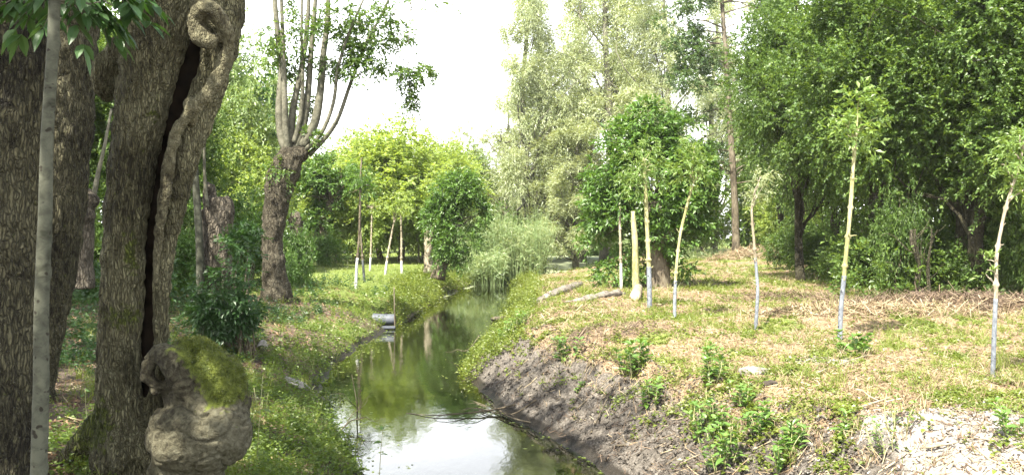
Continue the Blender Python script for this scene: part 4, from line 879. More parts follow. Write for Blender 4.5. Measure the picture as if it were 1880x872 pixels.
sapling('pale sapling in the middle of the sunny lawn', [(679, 497), (681, 460), (682, 420), (683, 380)], 2.6, 1.4, 474, 'paint_white', 'bark_pale', [(683, 378, 22, 18)], 'leaf_lime', 60, .11, .05, group=GLb)
sapling('pale sapling leaning right with a whitened foot', [(707, 504), (711, 475), (717, 440), (724, 405)], 3.2, 1.8, 480, 'paint_white', 'bark_pale', [(728, 385, 18, 16)], 'leaf_lime', 60, .11, .05, group=GLb)
sapling('straight pale sapling with a broad whitened foot', [(738, 502), (737, 470), (737, 430), (735, 384)], 3.4, 1.8, 480, 'paint_white', 'bark_pale', [(736, 372, 22, 18)], 'leaf_lime', 60, .11, .05, group=GLb)
sapling('short pale sapling left of the lawn with a small round head', [(616, 482), (617, 455), (617, 430)], 2.8, 2.4, 0, 'paint', 'bark_pale', [(617, 415, 18, 14)], 'leaf_lime', 50, .11, .05, group=GLb)
sapling('short pale sapling under the small leaning pollard', [(563, 468), (562, 445), (562, 425)], 2.4, 2.0, 452, 'paint', 'bark_yellow', [(562, 412, 14, 12)], 'leaf_ash', 40, .11, .05, group=GLb)
sapling('crooked pale sapling close to the sunlit broken stump', [(769, 482), (768, 450), (764, 425), (766, 395)], 2.6, 1.6, 0, 'paint', 'bark_pale', [(766, 385, 16, 16)], 'leaf_lime', 50, .11, .05, group=GLb)

# ------------------------------------------------------------------ shade trees over the left bank, mostly above and beside the view
for k, (x, y, hh, rr) in enumerate([(-9.5, 1.5, 9, 2.6), (-6.2, -3.2, 9.5, 2.4), (-11.5, 7, 10, 2.4), (-10.5, 13, 10, 2.4)]):
    r = np.random.default_rng(90+k); bl = [[rr*.62*math.cos(a)*(.4+.6*(a*.7 % 1)), rr*.62*math.sin(a), hh-rr*.55+.7*math.sin(a*3), rr*.55, rr*.55, rr*.34] for a in np.arange(0, 6.2, .78)]
    generic_tree('shade_tree', ['shade tree left of the old trunks, outside the view', 'shade tree behind the viewer on the left bank', 'second shade tree left of the old trunks, farther along', 'shade tree on the left by the trodden path', 'shade tree left of the path beyond the old trees'][k], 'tree',
                 (x, y, gz(x, y)), hh, bl, .2, M['leaf_ash'], M['bark_dark'], 1500, r, nlimb=9, twigs=12, crown_kw=dict(L=.55, K=6, ll=.17, lw=.09, thr=.36), group='shade trees over the left bank')

# ------------------------------------------------------------------ far wood closing the horizon
r = np.random.default_rng(5); n = 4200
a = r.uniform(-.72, .80, n); Yf = r.uniform(105, 135, n); zf = 1+9.5*r.random(n)**1.1*(.6+.6*vn(a*30, 0*a))
S = np.stack([a*Yf, Yf, zf], -1); V, Q = sprays(r, S, nrm(r.normal(size=(n, 3))+UP*.3), 1.4, 8, .55, .36)
mk('far_wood', V, Q, M['leaf_far'], kind='stuff')['label'] = 'pale far wood closing the view behind everything'
n = 5200; Yf = r.uniform(50, 62, n); a = r.uniform(.26, .75, n); S = np.stack([a*Yf, Yf, 1+9*r.random(n)], -1); V, Q = sprays(r, S, nrm(r.normal(size=(n, 3))), 1., 9, .34, .22)
mk('wood_thicket', V, Q, M['leaf_forest'], kind='stuff')['label'] = 'dark thicket at the back of the right wood'
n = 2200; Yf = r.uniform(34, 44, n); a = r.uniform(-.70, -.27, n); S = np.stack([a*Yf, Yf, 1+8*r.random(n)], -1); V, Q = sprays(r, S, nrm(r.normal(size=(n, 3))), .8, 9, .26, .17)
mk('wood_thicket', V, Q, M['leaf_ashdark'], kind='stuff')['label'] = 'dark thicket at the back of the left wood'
# undergrowth inside the right wood and left wood
n = 3000; Yf = r.uniform(19.5, 34, n); a = r.uniform(.37, .68, n); S = np.stack([a*Yf, Yf, 0*Yf], -1); S[:, 2] = height(S[:, 0], S[:, 1])+1.3*r.random(n)**1.5
keep = S[:, 0]*1.0 > 7.2-(S[:, 1]-19)*.0; V, Q = sprays(r, S[keep], nrm(r.normal(size=(keep.sum(), 3))+UP), .35, 8, .11, .06)
mk('undergrowth', V, Q, M['leaf_forest'], kind='stuff')['label'] = 'low undergrowth on the floor of the right wood'
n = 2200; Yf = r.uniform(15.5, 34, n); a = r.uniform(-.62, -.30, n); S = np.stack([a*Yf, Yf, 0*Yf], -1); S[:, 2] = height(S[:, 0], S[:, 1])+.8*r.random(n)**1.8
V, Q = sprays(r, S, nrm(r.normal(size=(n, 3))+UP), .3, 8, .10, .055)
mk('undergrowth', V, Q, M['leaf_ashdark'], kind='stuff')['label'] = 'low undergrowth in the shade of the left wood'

# ------------------------------------------------------------------ ground cover
def spread(r, n, y0, y1, a0, a1, acc):
    Y = np.exp(r.uniform(np.log(y0), np.log(y1), n)); X = Y*r.uniform(a0, a1, n); L, R = edges(Y)
    p = acc(X, Y, L-X, X-R); ok = r.random(n) < p; X, Y = X[ok], Y[ok]; return np.stack([X, Y, height(X, Y)], -1)
def lod(P): return np.maximum(1, P[:, 1]/11.)[:, None]**.55

def blades(r, P, h, w_, lean=.5):
    n = len(P); k = lod(P); hh = h*(.5+r.random((n, 1)))*k; D = nrm(UP+lean*r.normal(size=(n, 3))*[1, 1, .2]); W = nrm(np.cross(D, r.normal(size=(n, 3))))*w_/2*k
    D2 = nrm(D+.5*r.normal(size=(n, 3))*[1, 1, .1]-UP*.35); m_ = P+D*hh*.55; t = m_+D2*hh*.5
    V = np.stack([P-W, P+W, m_-W*.8, m_+W*.8, t-W*.1, t+W*.1], 1).reshape(-1, 3); i = np.arange(n)[:, None]*6
    return V, np.concatenate([i+[0, 1, 3, 2], i+[2, 3, 5, 4]])

def weeds(r, P, H, nl, ll, lw, tiers=1, spreadr=.02, up=.35):
    """small plants: leaves in pairs up a short stem"""
    n = len(P); k = lod(P)[:, None]; ang = r.random((n, 1, 1))*6.28+np.arange(nl)[None, :, None]*2.4
    t = (np.arange(nl)/max(1, nl-1))[None, :, None]; hh = H*(.4+.9*r.random((n, 1, 1)))*k
    lean = r.normal(size=(n, 1, 3))*[.3, .3, 0]; B = P[:, None]+(UP+lean)*hh*(.25+.75*t)+r.normal(size=(n, nl, 3))*[spreadr, spreadr, .004]
    A = nrm(np.concatenate([np.cos(ang), np.sin(ang), up*(.3+t)+.25*r.normal(size=(n, nl, 1))], -1)); N = nrm(UP+.35*r.normal(size=(n, nl, 3))); W = nrm(np.cross(A, N)); N = np.cross(W, A)
    sz = (.6+.7*r.random((n, nl, 1)))*(1.15-.5*t)*k; l, w_ = ll*sz, lw*sz; mid = B+A*l*.5; tip = B+A*l-UP*l*.25
    V = np.stack([B, mid+W*w_/2+N*w_*.15, tip, mid-W*w_/2+N*w_*.15], 2).reshape(-1, 3); return V, np.arange(len(V)).reshape(-1, 4)

def sticks(r, P, Lm, w_, tilt=.18, rise=.015, along=None):
    n = len(P); k = lod(P); a = r.random(n)*6.28 if along is None else along+r.normal(size=n)*.5
    D = nrm(np.stack([np.cos(a), np.sin(a), tilt*r.normal(size=n)], -1)); l = Lm*(.35+1.1*r.random((n, 1)))*k
    e = .12; gx = (height(P[:, 0]+e, P[:, 1])-height(P[:, 0]-e, P[:, 1]))/(2*e); gy = (height(P[:, 0], P[:, 1]+e)-height(P[:, 0], P[:, 1]-e))/(2*e)
    D[:, 2] += D[:, 0]*gx+D[:, 1]*gy; D = nrm(D)
    W = nrm(np.cross(D, UP+.5*r.normal(size=(n, 3))))*w_/2*k*(.5+r.random((n, 1))); T = np.cross(D, W)*.8
    c = P+UP*rise*(.3+r.random((n, 1)))*k; m_ = c+UP*l*.03*r.normal(size=(n, 1)); 
    a0, b0 = c-D*l/2, c+D*l/2
    V = np.stack([a0-W, a0+W, m_+W+T, m_-W+T, b0-W*.6, b0+W*.6], 1).reshape(-1, 3); i = np.arange(n)[:, None]*6
    return V, np.concatenate([i+[0, 1, 2, 3], i+[3, 2, 5, 4]])

def stuff(name, label, V, Q, mat):
    o = mk(name, V, Q, mat, kind='stuff'); o['label'] = label; return o
r = np.random.default_rng(77)
gpatch = lambda x, y: fbm(x*2.1, y*2.1+8, o=3)
ashpatch = lambda x, y: np.exp(-(((x-3.1)/1.05)**2+((y-6.3)/1.0)**2))
# right bank
P = spread(r, 150000, 4.8, 45, -.05, .75, lambda x, y, dl, dr: (dr > .5)*ss(.5, 1.4, dr)*np.clip(1-1.1*ashpatch(x, y), .12, 1)*(.35+.65*ss(.62, .42, gpatch(x, y))))
V, Q = sticks(r, P, .10, .006, .25, .01); stuff('straw_litter', 'dry straw and cut stalks strewn over the right bank', V, Q, M['straw'])
P = spread(r, 60000, 4.8, 50, -.05, .75, lambda x, y, dl, dr: (dr > .45)*(.8*ss(.47, .62, gpatch(x, y))+.10)*np.clip(1-1.4*ashpatch(x, y), .05, 1)*ss(.45, 1.0, dr))
V, Q = weeds(r, P, .05, 6, .042, .026); stuff('ground_weeds', 'low yellow green weeds spreading over the right bank', V, Q, M['leaf_weed'])
P = spread(r, 60000, 4.8, 60, -.05, .75, lambda x, y, dl, dr: (dr > .3)*(.6*ss(.47, .62, gpatch(x+3, y))+.12)*np.clip(1-1.3*ashpatch(x, y), .05, 1)*ss(.4, 1.0, dr))
V, Q = blades(r, P, .075, .006); stuff('grass', 'thin grass growing through the straw on the right bank', V, Q, M['grass'])
# heaps of cut stalks
def heap(label, cx, cy, rx, ry, hz, n, L, mat='straw'):
    a = r.random(n)*6.28; q = np.sqrt(r.random(n)); X = cx+rx*q*np.cos(a); Y = cy+ry*q*np.sin(a); P = np.stack([X, Y, height(X, Y)+hz*(1-q**2)*r.random(n)], -1)
    V, Q = sticks(r, P, L*.62, .007, .4); o = mk('brush_heap', V, Q, M[mat], kind='stuff'); o['label'] = label
    return o
heap('low heap of dry cut stalks in front of the dark wood', 6.0, 14.6, 2.2, .8, .10, 3800, .45); heap('heap of brown brushwood behind the rightmost sapling', 8.3, 16.4, 2.6, .8, .22, 5000, .6, 'twig')
heap('straw on the brushwood heap behind the rightmost sapling', 8.3, 16.0, 2.6, .7, .18, 1800, .5); heap('far heap of straw beside the dark bushes', 12.8, 43, 3.2, 1.9, .25, 2600, .8)
heap('brushwood lying between the bent and the yellow sapling', 6.6, 19.5, 2.0, 1.6, .12, 900, .5, 'twig'); heap('dark dead stalks lying on the crest of the right bank', 1.3, 12.6, 1.0, .9, .07, 800, .32, 'twig'); heap('pale dead stalks on the crest of the right bank', .9, 15.5, 1.1, 1.2, .07, 700, .32)
# mud slope of the right bank
P = spread(r, 52000, 5.5, 24, -.08, .40, lambda x, y, dl, dr: ((dr > .02) & (dr < 1.35))*.5*ss(.38, .55, fbm(x*2.5, y*2.5+3, o=2))); V, Q = sticks(r, P, .13, .006, .12, .012, along=2.2); stuff('dead_twigs', 'dead twigs and stalks scattered on the muddy slope', V, Q, M['twig'])
P = spread(r, 9000, 5.5, 22, -.08, .40, lambda x, y, dl, dr: ((dr > .25) & (dr < 1.4))*.5); V, Q = sticks(r, P, .17, .006, .12, .02, along=2.2); stuff('straw_litter', 'pale straw sliding down the muddy slope', V, Q, M['straw'])
P = spread(r, 22000, 5.5, 34, -.08, .40, lambda x, y, dl, dr: ((dr > .15) & (dr < 1.7))*ss(.46, .62, gpatch(x*1.3, y))*ss(.1, 1.2, dr)*.9+((dr > .05) & (dr < 1.4) & (y > 15))*.25); V, Q = weeds(r, P, .07, 6, .05, .03); stuff('ground_weeds', 'small weeds sprouting on the muddy slope', V, Q, M['leaf_weed'])
# left bank
P = spread(r, 32000, 5.2, 42, -.62, .0, lambda x, y, dl, dr: (dl > .03)*ss(3.2, .9, dl)*(.08+.9*ss(.48, .60, gpatch(x, y+4)))); V, Q = weeds(r, P, .10, 7, .045, .028, up=.5); stuff('bank_weeds', 'leafy green weeds covering the slope of the left bank', V, Q, M['leaf_weedL'])
P = spread(r, 14000, 5.2, 42, -.62, .0, lambda x, y, dl, dr: ((dl > .02) & (dl < .9))*(.2+.6*ss(.42, .56, gpatch(x+9, y+4)))); V, Q = weeds(r, P, .26, 12, .05, .028, up=.5, spreadr=.04); stuff('bank_weeds', 'taller weeds hanging over the left edge of the water', V, Q, M['leaf_weedL'])
P = spread(r, 60000, 4.5, 60, -.75, .0, lambda x, y, dl, dr: (dl > .05)*np.clip(.12+.6*ss(.47, .6, gpatch(x, y-6))+ss(21, 26, y), 0, 1)); V, Q = blades(r, P, .085, .006, .6); stuff('grass', 'short grass of the left bank and the sunny lawn', V, Q, M['grass'])
P = spread(r, 50000, 4.5, 26, -.75, .0, lambda x, y, dl, dr: (dl > .3)*ss(.2, 1., dl)*.9*ss(.62, .46, gpatch(x, y+4))); V, Q = sticks(r, P, .09, .012, .25); stuff('leaf_litter', 'brown fallen leaves and stalks under the left trees', V, Q, M['litter'])
P = spread(r, 26000, 4.5, 24, -.75, .0, lambda x, y, dl, dr: (dl > .3)*.7*ss(.60, .46, gpatch(x, y+4))); V, Q = sticks(r, P, .20, .006, .2); stuff('straw_litter', 'dead grass stalks in the shade of the left bank', V, Q, M['straw'])
P = spread(r, 12000, 10, 30, -.75, -.12, lambda x, y, dl, dr: (dl > 1.2)*.8*ss(.50, .60, gpatch(x+2, y))); V, Q = weeds(r, P, .16, 9, .06, .035); stuff('ground_weeds', 'dark weeds under the left trees', V, Q, M['leaf_ashdark'])
# fringes of taller growth at the far banks
P = spread(r, 9000, 22, 46, -.14, .02, lambda x, y, dl, dr: ((dl > -.1) & (dl < 1.6))*.8); V, Q = weeds(r, P, .22, 9, .05, .028, up=.6); stuff('bank_weeds', 'bushy weeds along the far left edge of the water', V, Q, M['leaf_weed'])
P = spread(r, 7000, 14, 46, -.08, .06, lambda x, y, dl, dr: ((dr > -.1) & (dr < 1.0))*.8); V, Q = weeds(r, P, .18, 9, .05, .028, up=.6); stuff('bank_weeds', 'fresh weeds along the far right edge of the water', V, Q, M['leaf_weed'])

# reeds in the water beyond the end of the ditch
def reeds(label, n, x0, x1, y0, y1, h, seed):
    r = np.random.default_rng(seed); X = r.uniform(x0, x1, n); Y = r.uniform(y0, y1, n); P = np.stack([X, Y, 0*X], -1); b = []
    hh = h*(.45+.6*r.random((n, 1))**.7)*(.6+.7*vn(X*1.6, Y*.5))[:, None]; D = nrm(UP+r.normal(size=(n, 3))*[.13, .13, 0]); W = nrm(np.cross(D, r.normal(size=(n, 3))))*.014
    V = np.stack([P-W, P+W, P+D*hh+W*.3, P+D*hh-W*.3], 1).reshape(-1, 3); Q = np.arange(4*n).reshape(-1, 4)
    S = np.repeat(P, 6, 0)+np.repeat(D*hh, 6, 0)*(.25+.7*r.random((6*n, 1))); A = nrm(r.normal(size=(6*n, 3))*[1, 1, .3]+UP*.9); W2 = nrm(np.cross(A, r.normal(size=A.shape)))*.02; l = .25+.35*r.random((6*n, 1)); mid = S+A*l*.5; tip = S+A*l-UP*l*.45
    V2 = np.stack([S, mid+W2, tip, mid-W2], 1).reshape(-1, 3)
    stuff('reeds', label, np.concatenate([V, V2]), np.concatenate([Q, np.arange(len(V2)).reshape(-1, 4)+len(V)]), M['reed'])
reeds('tall pale green reed bed closing the end of the ditch', 3000, -2.8, 1.7, 43.5, 50, 3.2, 1)
reeds('shorter reeds at the left foot of the reed bed', 900, -3.0, -.4, 40.5, 44, 1.5, 2)
reeds('reeds on the far shore of the pond', 2200, 1.5, 14, 96, 104, 3.2, 3)
reeds('tall dry grass behind the leafy pollard bush', 900, 9.5, 15, 50, 56, 1.6, 5)

# ------------------------------------------------------------------ single things on the ground and in the water
def lying(name, label, cat, pts, rads, mat, amp=.02, f=7, seg=14, cut=None, group=None):
    P = [np.array(p) for p in pts]; root = thing(name, label, cat, P[0], group)
    V, Q = tube(P, rads, seg, max(14, 6*len(P)), disp=lambda th, s, rr: amp*(fbm(th*2, s*f, o=3)-.5)*2); mk('wood', V, Q, M[mat], root, smooth=True)
    if cut: V, Q = ball(P[0], [rads[0]*.95, .02, rads[0]*.95], 14, 8); mk('cut_end', V, Q, M['wood_cut'], root, smooth=True)
    return root
def onray(px, py, dz=0.): q = np.array(ray(px, py)); q[2] += dz; return q
lying('log', 'grey weathered log lying on the grass near the pond', 'log', [onray(965, 563, -.02), onray(1005, 548, .0), onray(1040, 536, .04), onray(1066, 527, .07)], [.06, .10, .13, .09], 'log', .09)
lying('log', 'flat pale log lying left of the thick yellow trunk', 'log', [onray(1035, 556, -.03), onray(1080, 550, -.01), onray(1130, 543, .02), onray(1150, 540, .0)], [.04, .08, .10, .04], 'log', .09)
lying('cut_log', 'short sawn log end at the foot of the thick yellow trunk', 'log', [onray(1167, 552, .11), onray(1172, 540, .14)], [.12, .11], 'bark_pale', .01, cut=True)
lying('log', 'dark log end poking out over the water on the right bank', 'log', [onray(905, 598, .05), onray(930, 590, .08)], [.06, .07], 'bark_brown')
lying('driftwood', 'short brown log at the waterline beside the pipe', 'log', [onray(748, 586, .03), onray(768, 578, .05)], [.07, .05], 'bark_brown')
def boulder(label, px, py, size, mat='stone', name='stone', dz=.0, tilt=None):
    c = onray(px, py, dz); root = thing(name, label, 'stone', c)
    V, Q = ball((0, 0, 0), size, 26, 18, lambda D: 1+1.0*(fbm(D[..., 0]*1.8+px, D[..., 1]*1.8, D[..., 2]*1.8, 3)-.5)); V = V+.012*(fbm(V[:, 0]*18, V[:, 1]*18, V[:, 2]*18, 2)-.5)[:, None]
    if tilt: 
        ca, sa = math.cos(tilt), math.sin(tilt); V = np.stack([V[:, 0]*ca+V[:, 2]*sa, V[:, 1], -V[:, 0]*sa+V[:, 2]*ca], -1)
    mk('surface', V+c, Q, M[mat], root, smooth=True); return root
boulder('small pale stone on the slope below the ash bush', 482, 642, [.085, .08, .09], dz=.06)
boulder('flat greyish slab tilted on the weedy left bank', 545, 716, [.19, .16, .045], name='stone_slab', dz=.09, tilt=.42)
boulder('grey lump of dried mud among the straw, dark underneath', 1383, 688, [.16, .10, .055], 'clod', 'mud_clod', .015)
boulder('small dark clod of soil right of the grey mud lump', 1415, 706, [.07, .06, .035], 'root_soil', 'mud_clod', .005)
# concrete pipe
c = at(708, 594, 22.4); c[2] = .21; root = thing('drain_pipe', 'grey concrete drain pipe poking out of the left bank over the water', 'pipe', c, None)
V, Q = tube([c+[-.34, .03, .02], c+[-.1, .01, 0], c+[.24, 0, 0]], [.14, .14, .14], 28, 12); mk('pipe_wall', V[:-2], Q[Q.max(axis=1) < len(V)-2], M['pipe'], root, smooth=True)
V, Q = tube([c+[-.33, .03, .0], c+[.238, 0, 0]], [.115, .115], 28, 8); mk('pipe_bore', V[:-2], Q[Q.max(axis=1) < len(V)-2][:, ::-1], M['pipe_in'], root, smooth=True)
th = np.linspace(0, 2*np.pi, 28, endpoint=False); A = np.stack([0*th+.242, np.cos(th), np.sin(th)], -1); V = np.concatenate([c+A*[1, .142, .142], c+A*[1, .111, .111]]); i = np.arange(28); mk('rim', V, np.stack([i, (i+1) % 28, 28+(i+1) % 28, 28+i], -1), M['pipe'], root)
b = Buf(); V, Q = ball((0, 0, 0), (1, 1, 1), 4, 3); 
def box(c, s, rz=0, bev=.0):
    x, y, z = np.array(s)/2; V = np.array([[-x, -y, -z], [x, -y, -z], [x, y, -z], [-x, y, -z], [-x, -y, z], [x, -y, z], [x, y, z], [-x, y, z]]); ca, sa = math.cos(rz), math.sin(rz)
    V = np.stack([V[:, 0]*ca-V[:, 1]*sa, V[:, 0]*sa+V[:, 1]*ca, V[:, 2]], -1)+c; return V, np.array([[0, 3, 2, 1], [4, 5, 6, 7], [0, 1, 5, 4], [1, 2, 6, 5], [2, 3, 7, 6], [3, 0, 4, 7]])
V, Q = box(np.array([c[0]+.08, c[1]-.35, .045]), (.42, .30, .05), .15); o = mk('concrete_slab', V, Q, M['pipe']); tag(o, 'small flat concrete slab at the waterline in front of the drain pipe', 'slab')
mb = o.modifiers.new('bevel', 'BEVEL'); mb.width = .012; mb.segments = 2
# post in the water
q = at(725, 605, 22.2); root = thing('post', 'thin dark post standing in the water beside the drain pipe', 'post', (q[0], 22.2, -.2)); V, Q = tube([(q[0], 22.2, -.2), (q[0]-.01, 22.2, .5), (q[0]-.03, 22.25, 1.05)], [.02, .018, .014], 8, 16, disp=lambda th, s, rr: rr*.3*(fbm(th*2, s*9, o=2)-.5)); mk('wood', V, Q, M['bark_brown'], root, smooth=True)
q = at(660, 690, 14.6); 
# branches lying in the water
def branch(label, pts, r0, forks=3, mat='bark_brown', seed=1, name='fallen_branch', flen=.35):
    r = np.random.default_rng(seed); P = [np.array(p, float) for p in pts]; root = thing(name, label, 'branch', P[0]); V, Q = tube(P, np.linspace(r0, r0*.25, len(P)), 7, 8*len(P)); mk('stem', V, Q, M[mat], root, smooth=True)
    C = catmull(P, 30)
    for k in range(forks):
        i = 6+int(20*r.random()); d = nrm(C[min(29, i+1)]-C[i-1]); e = C[i]+(d+r.normal(size=3)*[.5, .5, .2])*flen*(.6+.8*r.random()); b = Buf(); limb(b, C[i], e, r0*.45, r0*.12, .12, 5, 7, r); b.obj('twig', M[mat], root, smooth=True)
    return root
def ws(px, py, z=.02): Yq = (CAM_H-z)*1600/(py-430); return [(px-940)/1600*Yq, Yq, z]
branch('long thin bare branch lying on the water from the right bank', [onray(945, 752, .06), ws(915, 750, .06), ws(870, 757, .04), ws(800, 762, .02), ws(745, 758, .0)], .016, 4, seed=3)
branch('short forked branch curling on the water below the muddy slope', [onray(985, 742, .05), ws(940, 760, .05), ws(905, 748, .04), ws(875, 742, .02)], .014, 3, seed=5)
branch('dark curved branch lying at the foot of the muddy slope', [ws(990, 778, .03), ws(950, 770, .05), ws(915, 758, .04), ws(880, 752, .01)], .014, 3, seed=6)
branch('dead stick rising from the water at the left edge', [ws(655, 775, -.05), [ws(655, 775)[0], ws(655, 775)[1], .25], [ws(650, 775)[0]-.03, ws(655, 775)[1], .62]], .012, 3, seed=8, flen=.3)
branch('bent dead twig leaning over the water at the left edge', [ws(625, 790, .0), ws(645, 772, .10), ws(668, 768, .12)], .012, 2, seed=9, flen=.25)
branch('short stick poking out from the right bank over the water', [onray(880, 640, .12), ws(862, 640, .15), ws(846, 645, .12)], .014, 1, seed=10)
branch('thin twig lying on the water by the right bank', [ws(900, 672, .03), ws(868, 690, .02), ws(848, 700, .02)], .012, 1, seed=11)
for k, (p0, p1, lb) in enumerate([((1010, 700), (1120, 600), 'long dead stalk lying up the muddy slope toward the crest'), ((1085, 800), (1160, 650), 'long thin stick lying down the near muddy slope'), ((1130, 825), (1200, 808), 'short straight stick lying level on the near mud'), ((950, 720), (1010, 640), 'thin stick across the left part of the muddy slope'),
                          ((1060, 755), (1130, 690), 'crooked stick on the middle of the muddy slope'), ((1500, 690), (1600, 655), 'thick pale stalk lying on the straw before the yellow sapling'), ((1560, 760), (1650, 730), 'pale stick lying among straw left of the ashy patch'), ((1700, 830), (1790, 812), 'long stick lying on the ashy patch at the lower right'), ((1420, 850), (1500, 800), 'bleached stalk lying at the bottom edge near broad weeds')]):
    a_, b_ = onray(*p0, .03), onray(*p1, .03); m_ = (a_+b_)/2; m_[2] = gz(m_[0], m_[1])+.05; branch(lb, [a_, m_+rng.normal(size=3)*.02, b_], .011, 1, 'bark_pale' if k > 4 else 'bark_brown', seed=20+k, name='stick', flen=.15)

# broad-leaved plants on the right bank
def plant(label, px, py, H, nst, ll, lw, mat='leaf_broad', seed=0, pairs=5, name='broad_leaved_weed', group='broad leaved weeds on the right bank', lean=.35):
    r = np.random.default_rng(seed+300); c = onray(px, py); root = thing(name, label, 'plant', c, group); bs, bl = Buf(), Buf()
    for k in range(nst):
        a = r.random()*6.28; q = lean*math.sqrt(r.random()); h = H*(.55+.6*r.random()); p0 = c+np.array([math.cos(a), math.sin(a), 0])*q*.35; p0[2] = gz(p0[0], p0[1])-.01; p1 = p0+np.array([math.cos(a)*q*h, math.sin(a)*q*h, h])
        V, Q = tube([p0, (p0+p1)/2+r.normal(size=3)*.015, p1], [.005, .004, .0025], 5, 8); bs.add(V, Q)
        for j in range(pairs):
            t = .25+.75*j/(pairs-1); p = p0+(p1-p0)*t; an = r.random()*6.28
            for s in range(2 if j < pairs-1 else 4):
                aa = an+s*(math.pi if j < pairs-1 else 1.57)+.3*r.normal(); A = np.array([math.cos(aa), math.sin(aa), .45+.5*t+.2*r.normal()]); z = (1.1-.35*t)*(.7+.5*r.random()); bigleaf(bl, p, A, UP+.2*r.normal(size=3), ll*z, lw*z, .35, 4)
    bs.obj('stems', M['bark_yellow'], root, smooth=True); bl.obj('leaves', M[mat], root); return root
for k, (lb, px, py, H, nst, ll, lw) in enumerate([('large dark green broad leaved plant on the crest above the muddy slope', 1165, 690, .34, 9, .15, .045), ('dark broad leaved plant just left of the biggest one on the crest', 1048, 650, .26, 6, .13, .04), ('smaller plant at the foot of the big one on the mud', 1200, 735, .20, 6, .11, .036),
      ('bright broad leaved clump at the right of the crest', 1305, 705, .28, 8, .12, .04), ('bright clump hanging over the lower crest', 1300, 790, .30, 11, .095, .036), ('tall bright clump standing lowest on the near crest', 1330, 850, .30, 12, .09, .034), ('bright clump right of the tall near one', 1395, 800, .22, 8, .10, .036), ('bright green plant at the bottom edge, right of the clumps', 1440, 860, .22, 8, .11, .036),
      ('fresh sprawling weed with round leaves at the foot of the yellow sapling', 1570, 650, .22, 7, .10, .07), ('small bright plant left of the grey mud lump', 1300, 660, .18, 5, .10, .035), ('dark wiry tuft near the bottom edge beside the ashy patch', 1640, 800, .22, 10, .05, .014), ('bright seedling at the bottom edge left of the wiry tuft', 1545, 810, .16, 3, .10, .028),
      ('small plant at the bottom right corner on the ashy patch', 1868, 800, .16, 5, .08, .03), ('leafy clump right of the bright crest clump', 1370, 745, .18, 7, .09, .034), ('yellow green clump on the water edge of the far right bank', 925, 625, .25, 12, .08, .03), ('bright tuft on the right bank where the ditch narrows', 955, 600, .24, 12, .08, .03), ('young weed sprouting in the middle of the dark mud', 1060, 720, .07, 3, .06, .02)]):
    plant(lb, px, py, H*1.15, nst, ll*1.3, lw*1.25, seed=k)
for k, (lb, px, py, H, nst, ll, lw) in enumerate([('tall green nettle clump in the middle of the left bank', 560, 690, .34, 14, .075, .035), ('nettle clump behind the tilted slab on the left bank', 610, 660, .30, 12, .07, .032), ('nettles just below the tilted slab', 540, 780, .22, 10, .07, .034), ('leafy clump at the lower left water edge', 640, 830, .20, 10, .06, .03), ('leafy clump at the left water edge below the dead stick', 600, 800, .22, 10, .06, .03),
      ('bright weeds on the left bank before the drain pipe', 650, 625, .28, 14, .08, .035), ('weed clump at the left water edge beside the dead twig', 615, 745, .22, 9, .06, .03), ('grassy weeds right of the burl', 480, 760, .26, 8, .07, .03), ('bright weed clump near the left water edge beyond the slab', 585, 640, .26, 10, .08, .035)]):
    plant(lb, px, py, H, nst, ll, lw, 'leaf_weedL', seed=50+k, name='leafy_weed', group='leafy weeds on the left bank')
# seedlings close to the camera
def seedling(label, base, pts, leaves, seed, cat='plant'):
    r = np.random.default_rng(seed); root = thing('seedling', label, cat, base); P = [np.array(p) for p in pts]; V, Q = tube(P, np.linspace(.004, .002, len(P)), 6, 24); mk('stem', V, Q, M['bark_yellow'], root, smooth=True)
    C = catmull(P, 30)
    for i, (t, a, l, w_) in enumerate(leaves):
        b = Buf(); bigleaf(b, C[int(t*29)], [math.cos(a), math.sin(a), .15], UP+.3*r.normal(size=3), l, w_, .3, 5); b.obj('leaf', M['leaf_broad' if seed > 2 else 'leaf_weedL'], root)
q = onray(470, 868); seedling('upright seedling with paired leaves in front of the burl', q, [q, at(474, 800, q[1]), at(478, 745, q[1]), at(482, 690, q[1])], [(.3, 3.0, .10, .05), (.35, .1, .09, .05), (.6, 2.6, .10, .05), (.65, -.3, .11, .05), (.95, 1.2, .08, .04), (.97, 3.3, .08, .04)], 1)
q = onray(432, 872); seedling('thin shoot with single leaves leaning right before the burl', q, [q, at(428, 830, q[1]), at(420, 800, q[1]), at(440, 765, q[1])], [(.4, .3, .08, .05), (.7, 3.2, .07, .045), (.98, .5, .09, .05)], 2)
q = onray(158, 810); seedling('single stalk with one round leaf at the mossy root', q, [q, at(160, 780, q[1]), at(157, 745, q[1]), at(156, 715, q[1])], [(.97, 1.5, .07, .05), (.9, 4.6, .06, .045)], 3)
q = onray(700, 872); Yq = 7.2; q = np.array([at(690, 800, Yq)[0], Yq, gz(at(690, 800, Yq)[0], Yq)]); seedling('leafy shoot reaching over the water at the bottom of the view', q, [q, at(697, 860, Yq), at(700, 815, Yq), at(704, 780, Yq)], [(.5, .2, .07, .04), (.7, 3.0, .08, .04), (.8, .3, .09, .04), (.95, 2.5, .08, .04), (.99, .6, .08, .04), (.97, 4.5, .07, .04)], 4)
P = spread(r, 9000, 4.8, 9, .2, .75, lambda x, y, dl, dr: np.clip(1.3*ashpatch(x, y), 0, 1)*.6); V, Q = sticks(r, P, .05, .012, .4, .01); stuff('dead_twigs', 'dark crumbs and twigs on the ashy patch', V, Q, M['twig'])
P = spread(r, 26000, 4.8, 9, .2, .75, lambda x, y, dl, dr: np.clip(1.3*ashpatch(x, y), 0, 1)*.6)
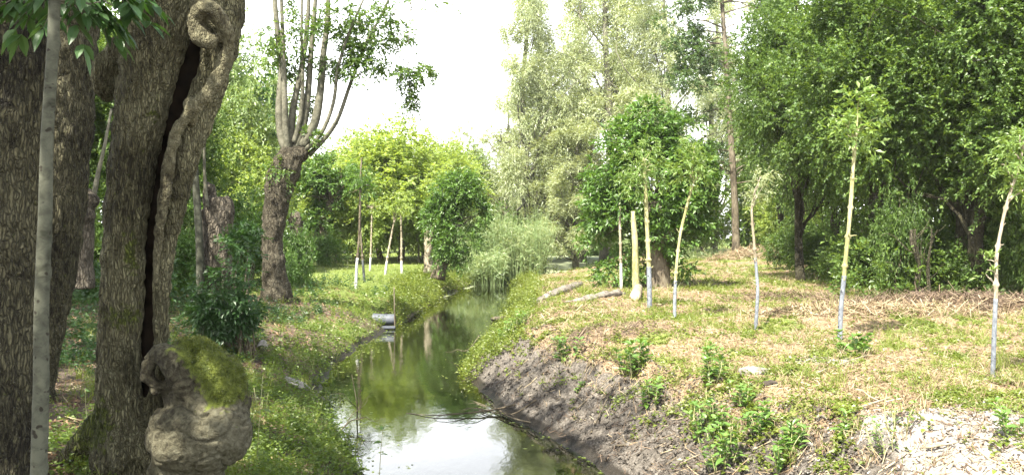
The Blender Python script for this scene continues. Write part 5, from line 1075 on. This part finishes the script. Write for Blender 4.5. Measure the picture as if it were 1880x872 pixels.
M['chips'] = island_mat("pale dried mud crumbs", [(.10, .09, .08), (.24, .22, .20), (.36, .34, .31)]); V, Q = sticks(r, P, .024, .013, .5, .008); stuff('mud_crumbs', 'pale dried crumbs of the ashy patch', V, Q, M['chips'])


# taller grass tufts and floating bits
def tufts(label, n, per, y0, y1, a0, a1, acc, h, w_, mat):
    P = spread(r, n, y0, y1, a0, a1, acc); P = np.repeat(P, per, 0)+r.normal(size=(len(P)*per, 3))*[.035, .035, 0]; V, Q = blades(r, P, h, w_, .38); stuff('grass_tufts', label, V, Q, M[mat])
tufts('tufts of fresh grass on the right bank', 900, 22, 5, 30, -.05, .72, lambda x, y, dl, dr: (dr > .7)*ss(.44, .6, gpatch(x+3, y))*np.clip(1-1.5*ashpatch(x, y), 0, 1), .15, .006, 'grass')
tufts('tufts of dead pale grass on the right bank', 600, 18, 5, 30, -.05, .72, lambda x, y, dl, dr: (dr > .7)*.8, .13, .005, 'straw')
tufts('tufts of grass on the slope of the left bank', 1500, 18, 5.2, 30, -.5, 0, lambda x, y, dl, dr: (dl > .1)*(dl < 4.5)*.5, .15, .006, 'grass')
n = 800; Y_ = np.exp(r.uniform(np.log(7), np.log(38), n)); L_, R_ = edges(Y_); q = r.random(n)**3*.6; X_ = np.where(r.random(n) < .65, L_+q, R_-q); ok = (X_ > L_) & (X_ < R_); P = np.stack([X_, Y_, 0*X_+.004], -1)[ok]
a = r.random(len(P))*6.28; D = np.stack([np.cos(a), np.sin(a), 0*a], -1); W = np.stack([-np.sin(a), np.cos(a), 0*a], -1); z = (.012+.02*r.random((len(P), 1)))*lod(P)
stuff('floating_leaves', 'small leaves and duckweed floating along the edges of the ditch', np.stack([P-D*z, P+W*z*.6, P+D*z, P-W*z*.6], 1).reshape(-1, 3), np.arange(4*len(P)).reshape(-1, 4), M['leaf_lime'])

P = spread(r, 40000, 5.5, 22, -.08, .40, lambda x, y, dl, dr: ((dr > .1) & (dr < 1.35))*.8); M['crumb'] = island_mat("soil crumbs", [(.035, .03, .025), (.09, .08, .068), (.15, .135, .115)])
V, Q = sticks(r, P, .035, .026, .7, .012); stuff('soil_crumbs', 'crumbs of dark soil on the muddy slope', V, Q, M['crumb'])

# ------------------------------------------------------------------ thin summer haze between the trees
V, Q = box(np.array([0, 95., 15.]), (446, 276, 34.)); m, nd, lk = new_mat("haze"); o_ = nd.new("ShaderNodeOutputMaterial"); pv = nd.new("ShaderNodeVolumePrincipled"); pv.inputs["Color"].default_value = (1, 1, 1, 1); pv.inputs["Density"].default_value = HAZE; pv.inputs["Anisotropy"].default_value = .2
lk.new(pv.outputs[0], o_.inputs["Volume"]); mk('haze', V, Q, m, kind='stuff')
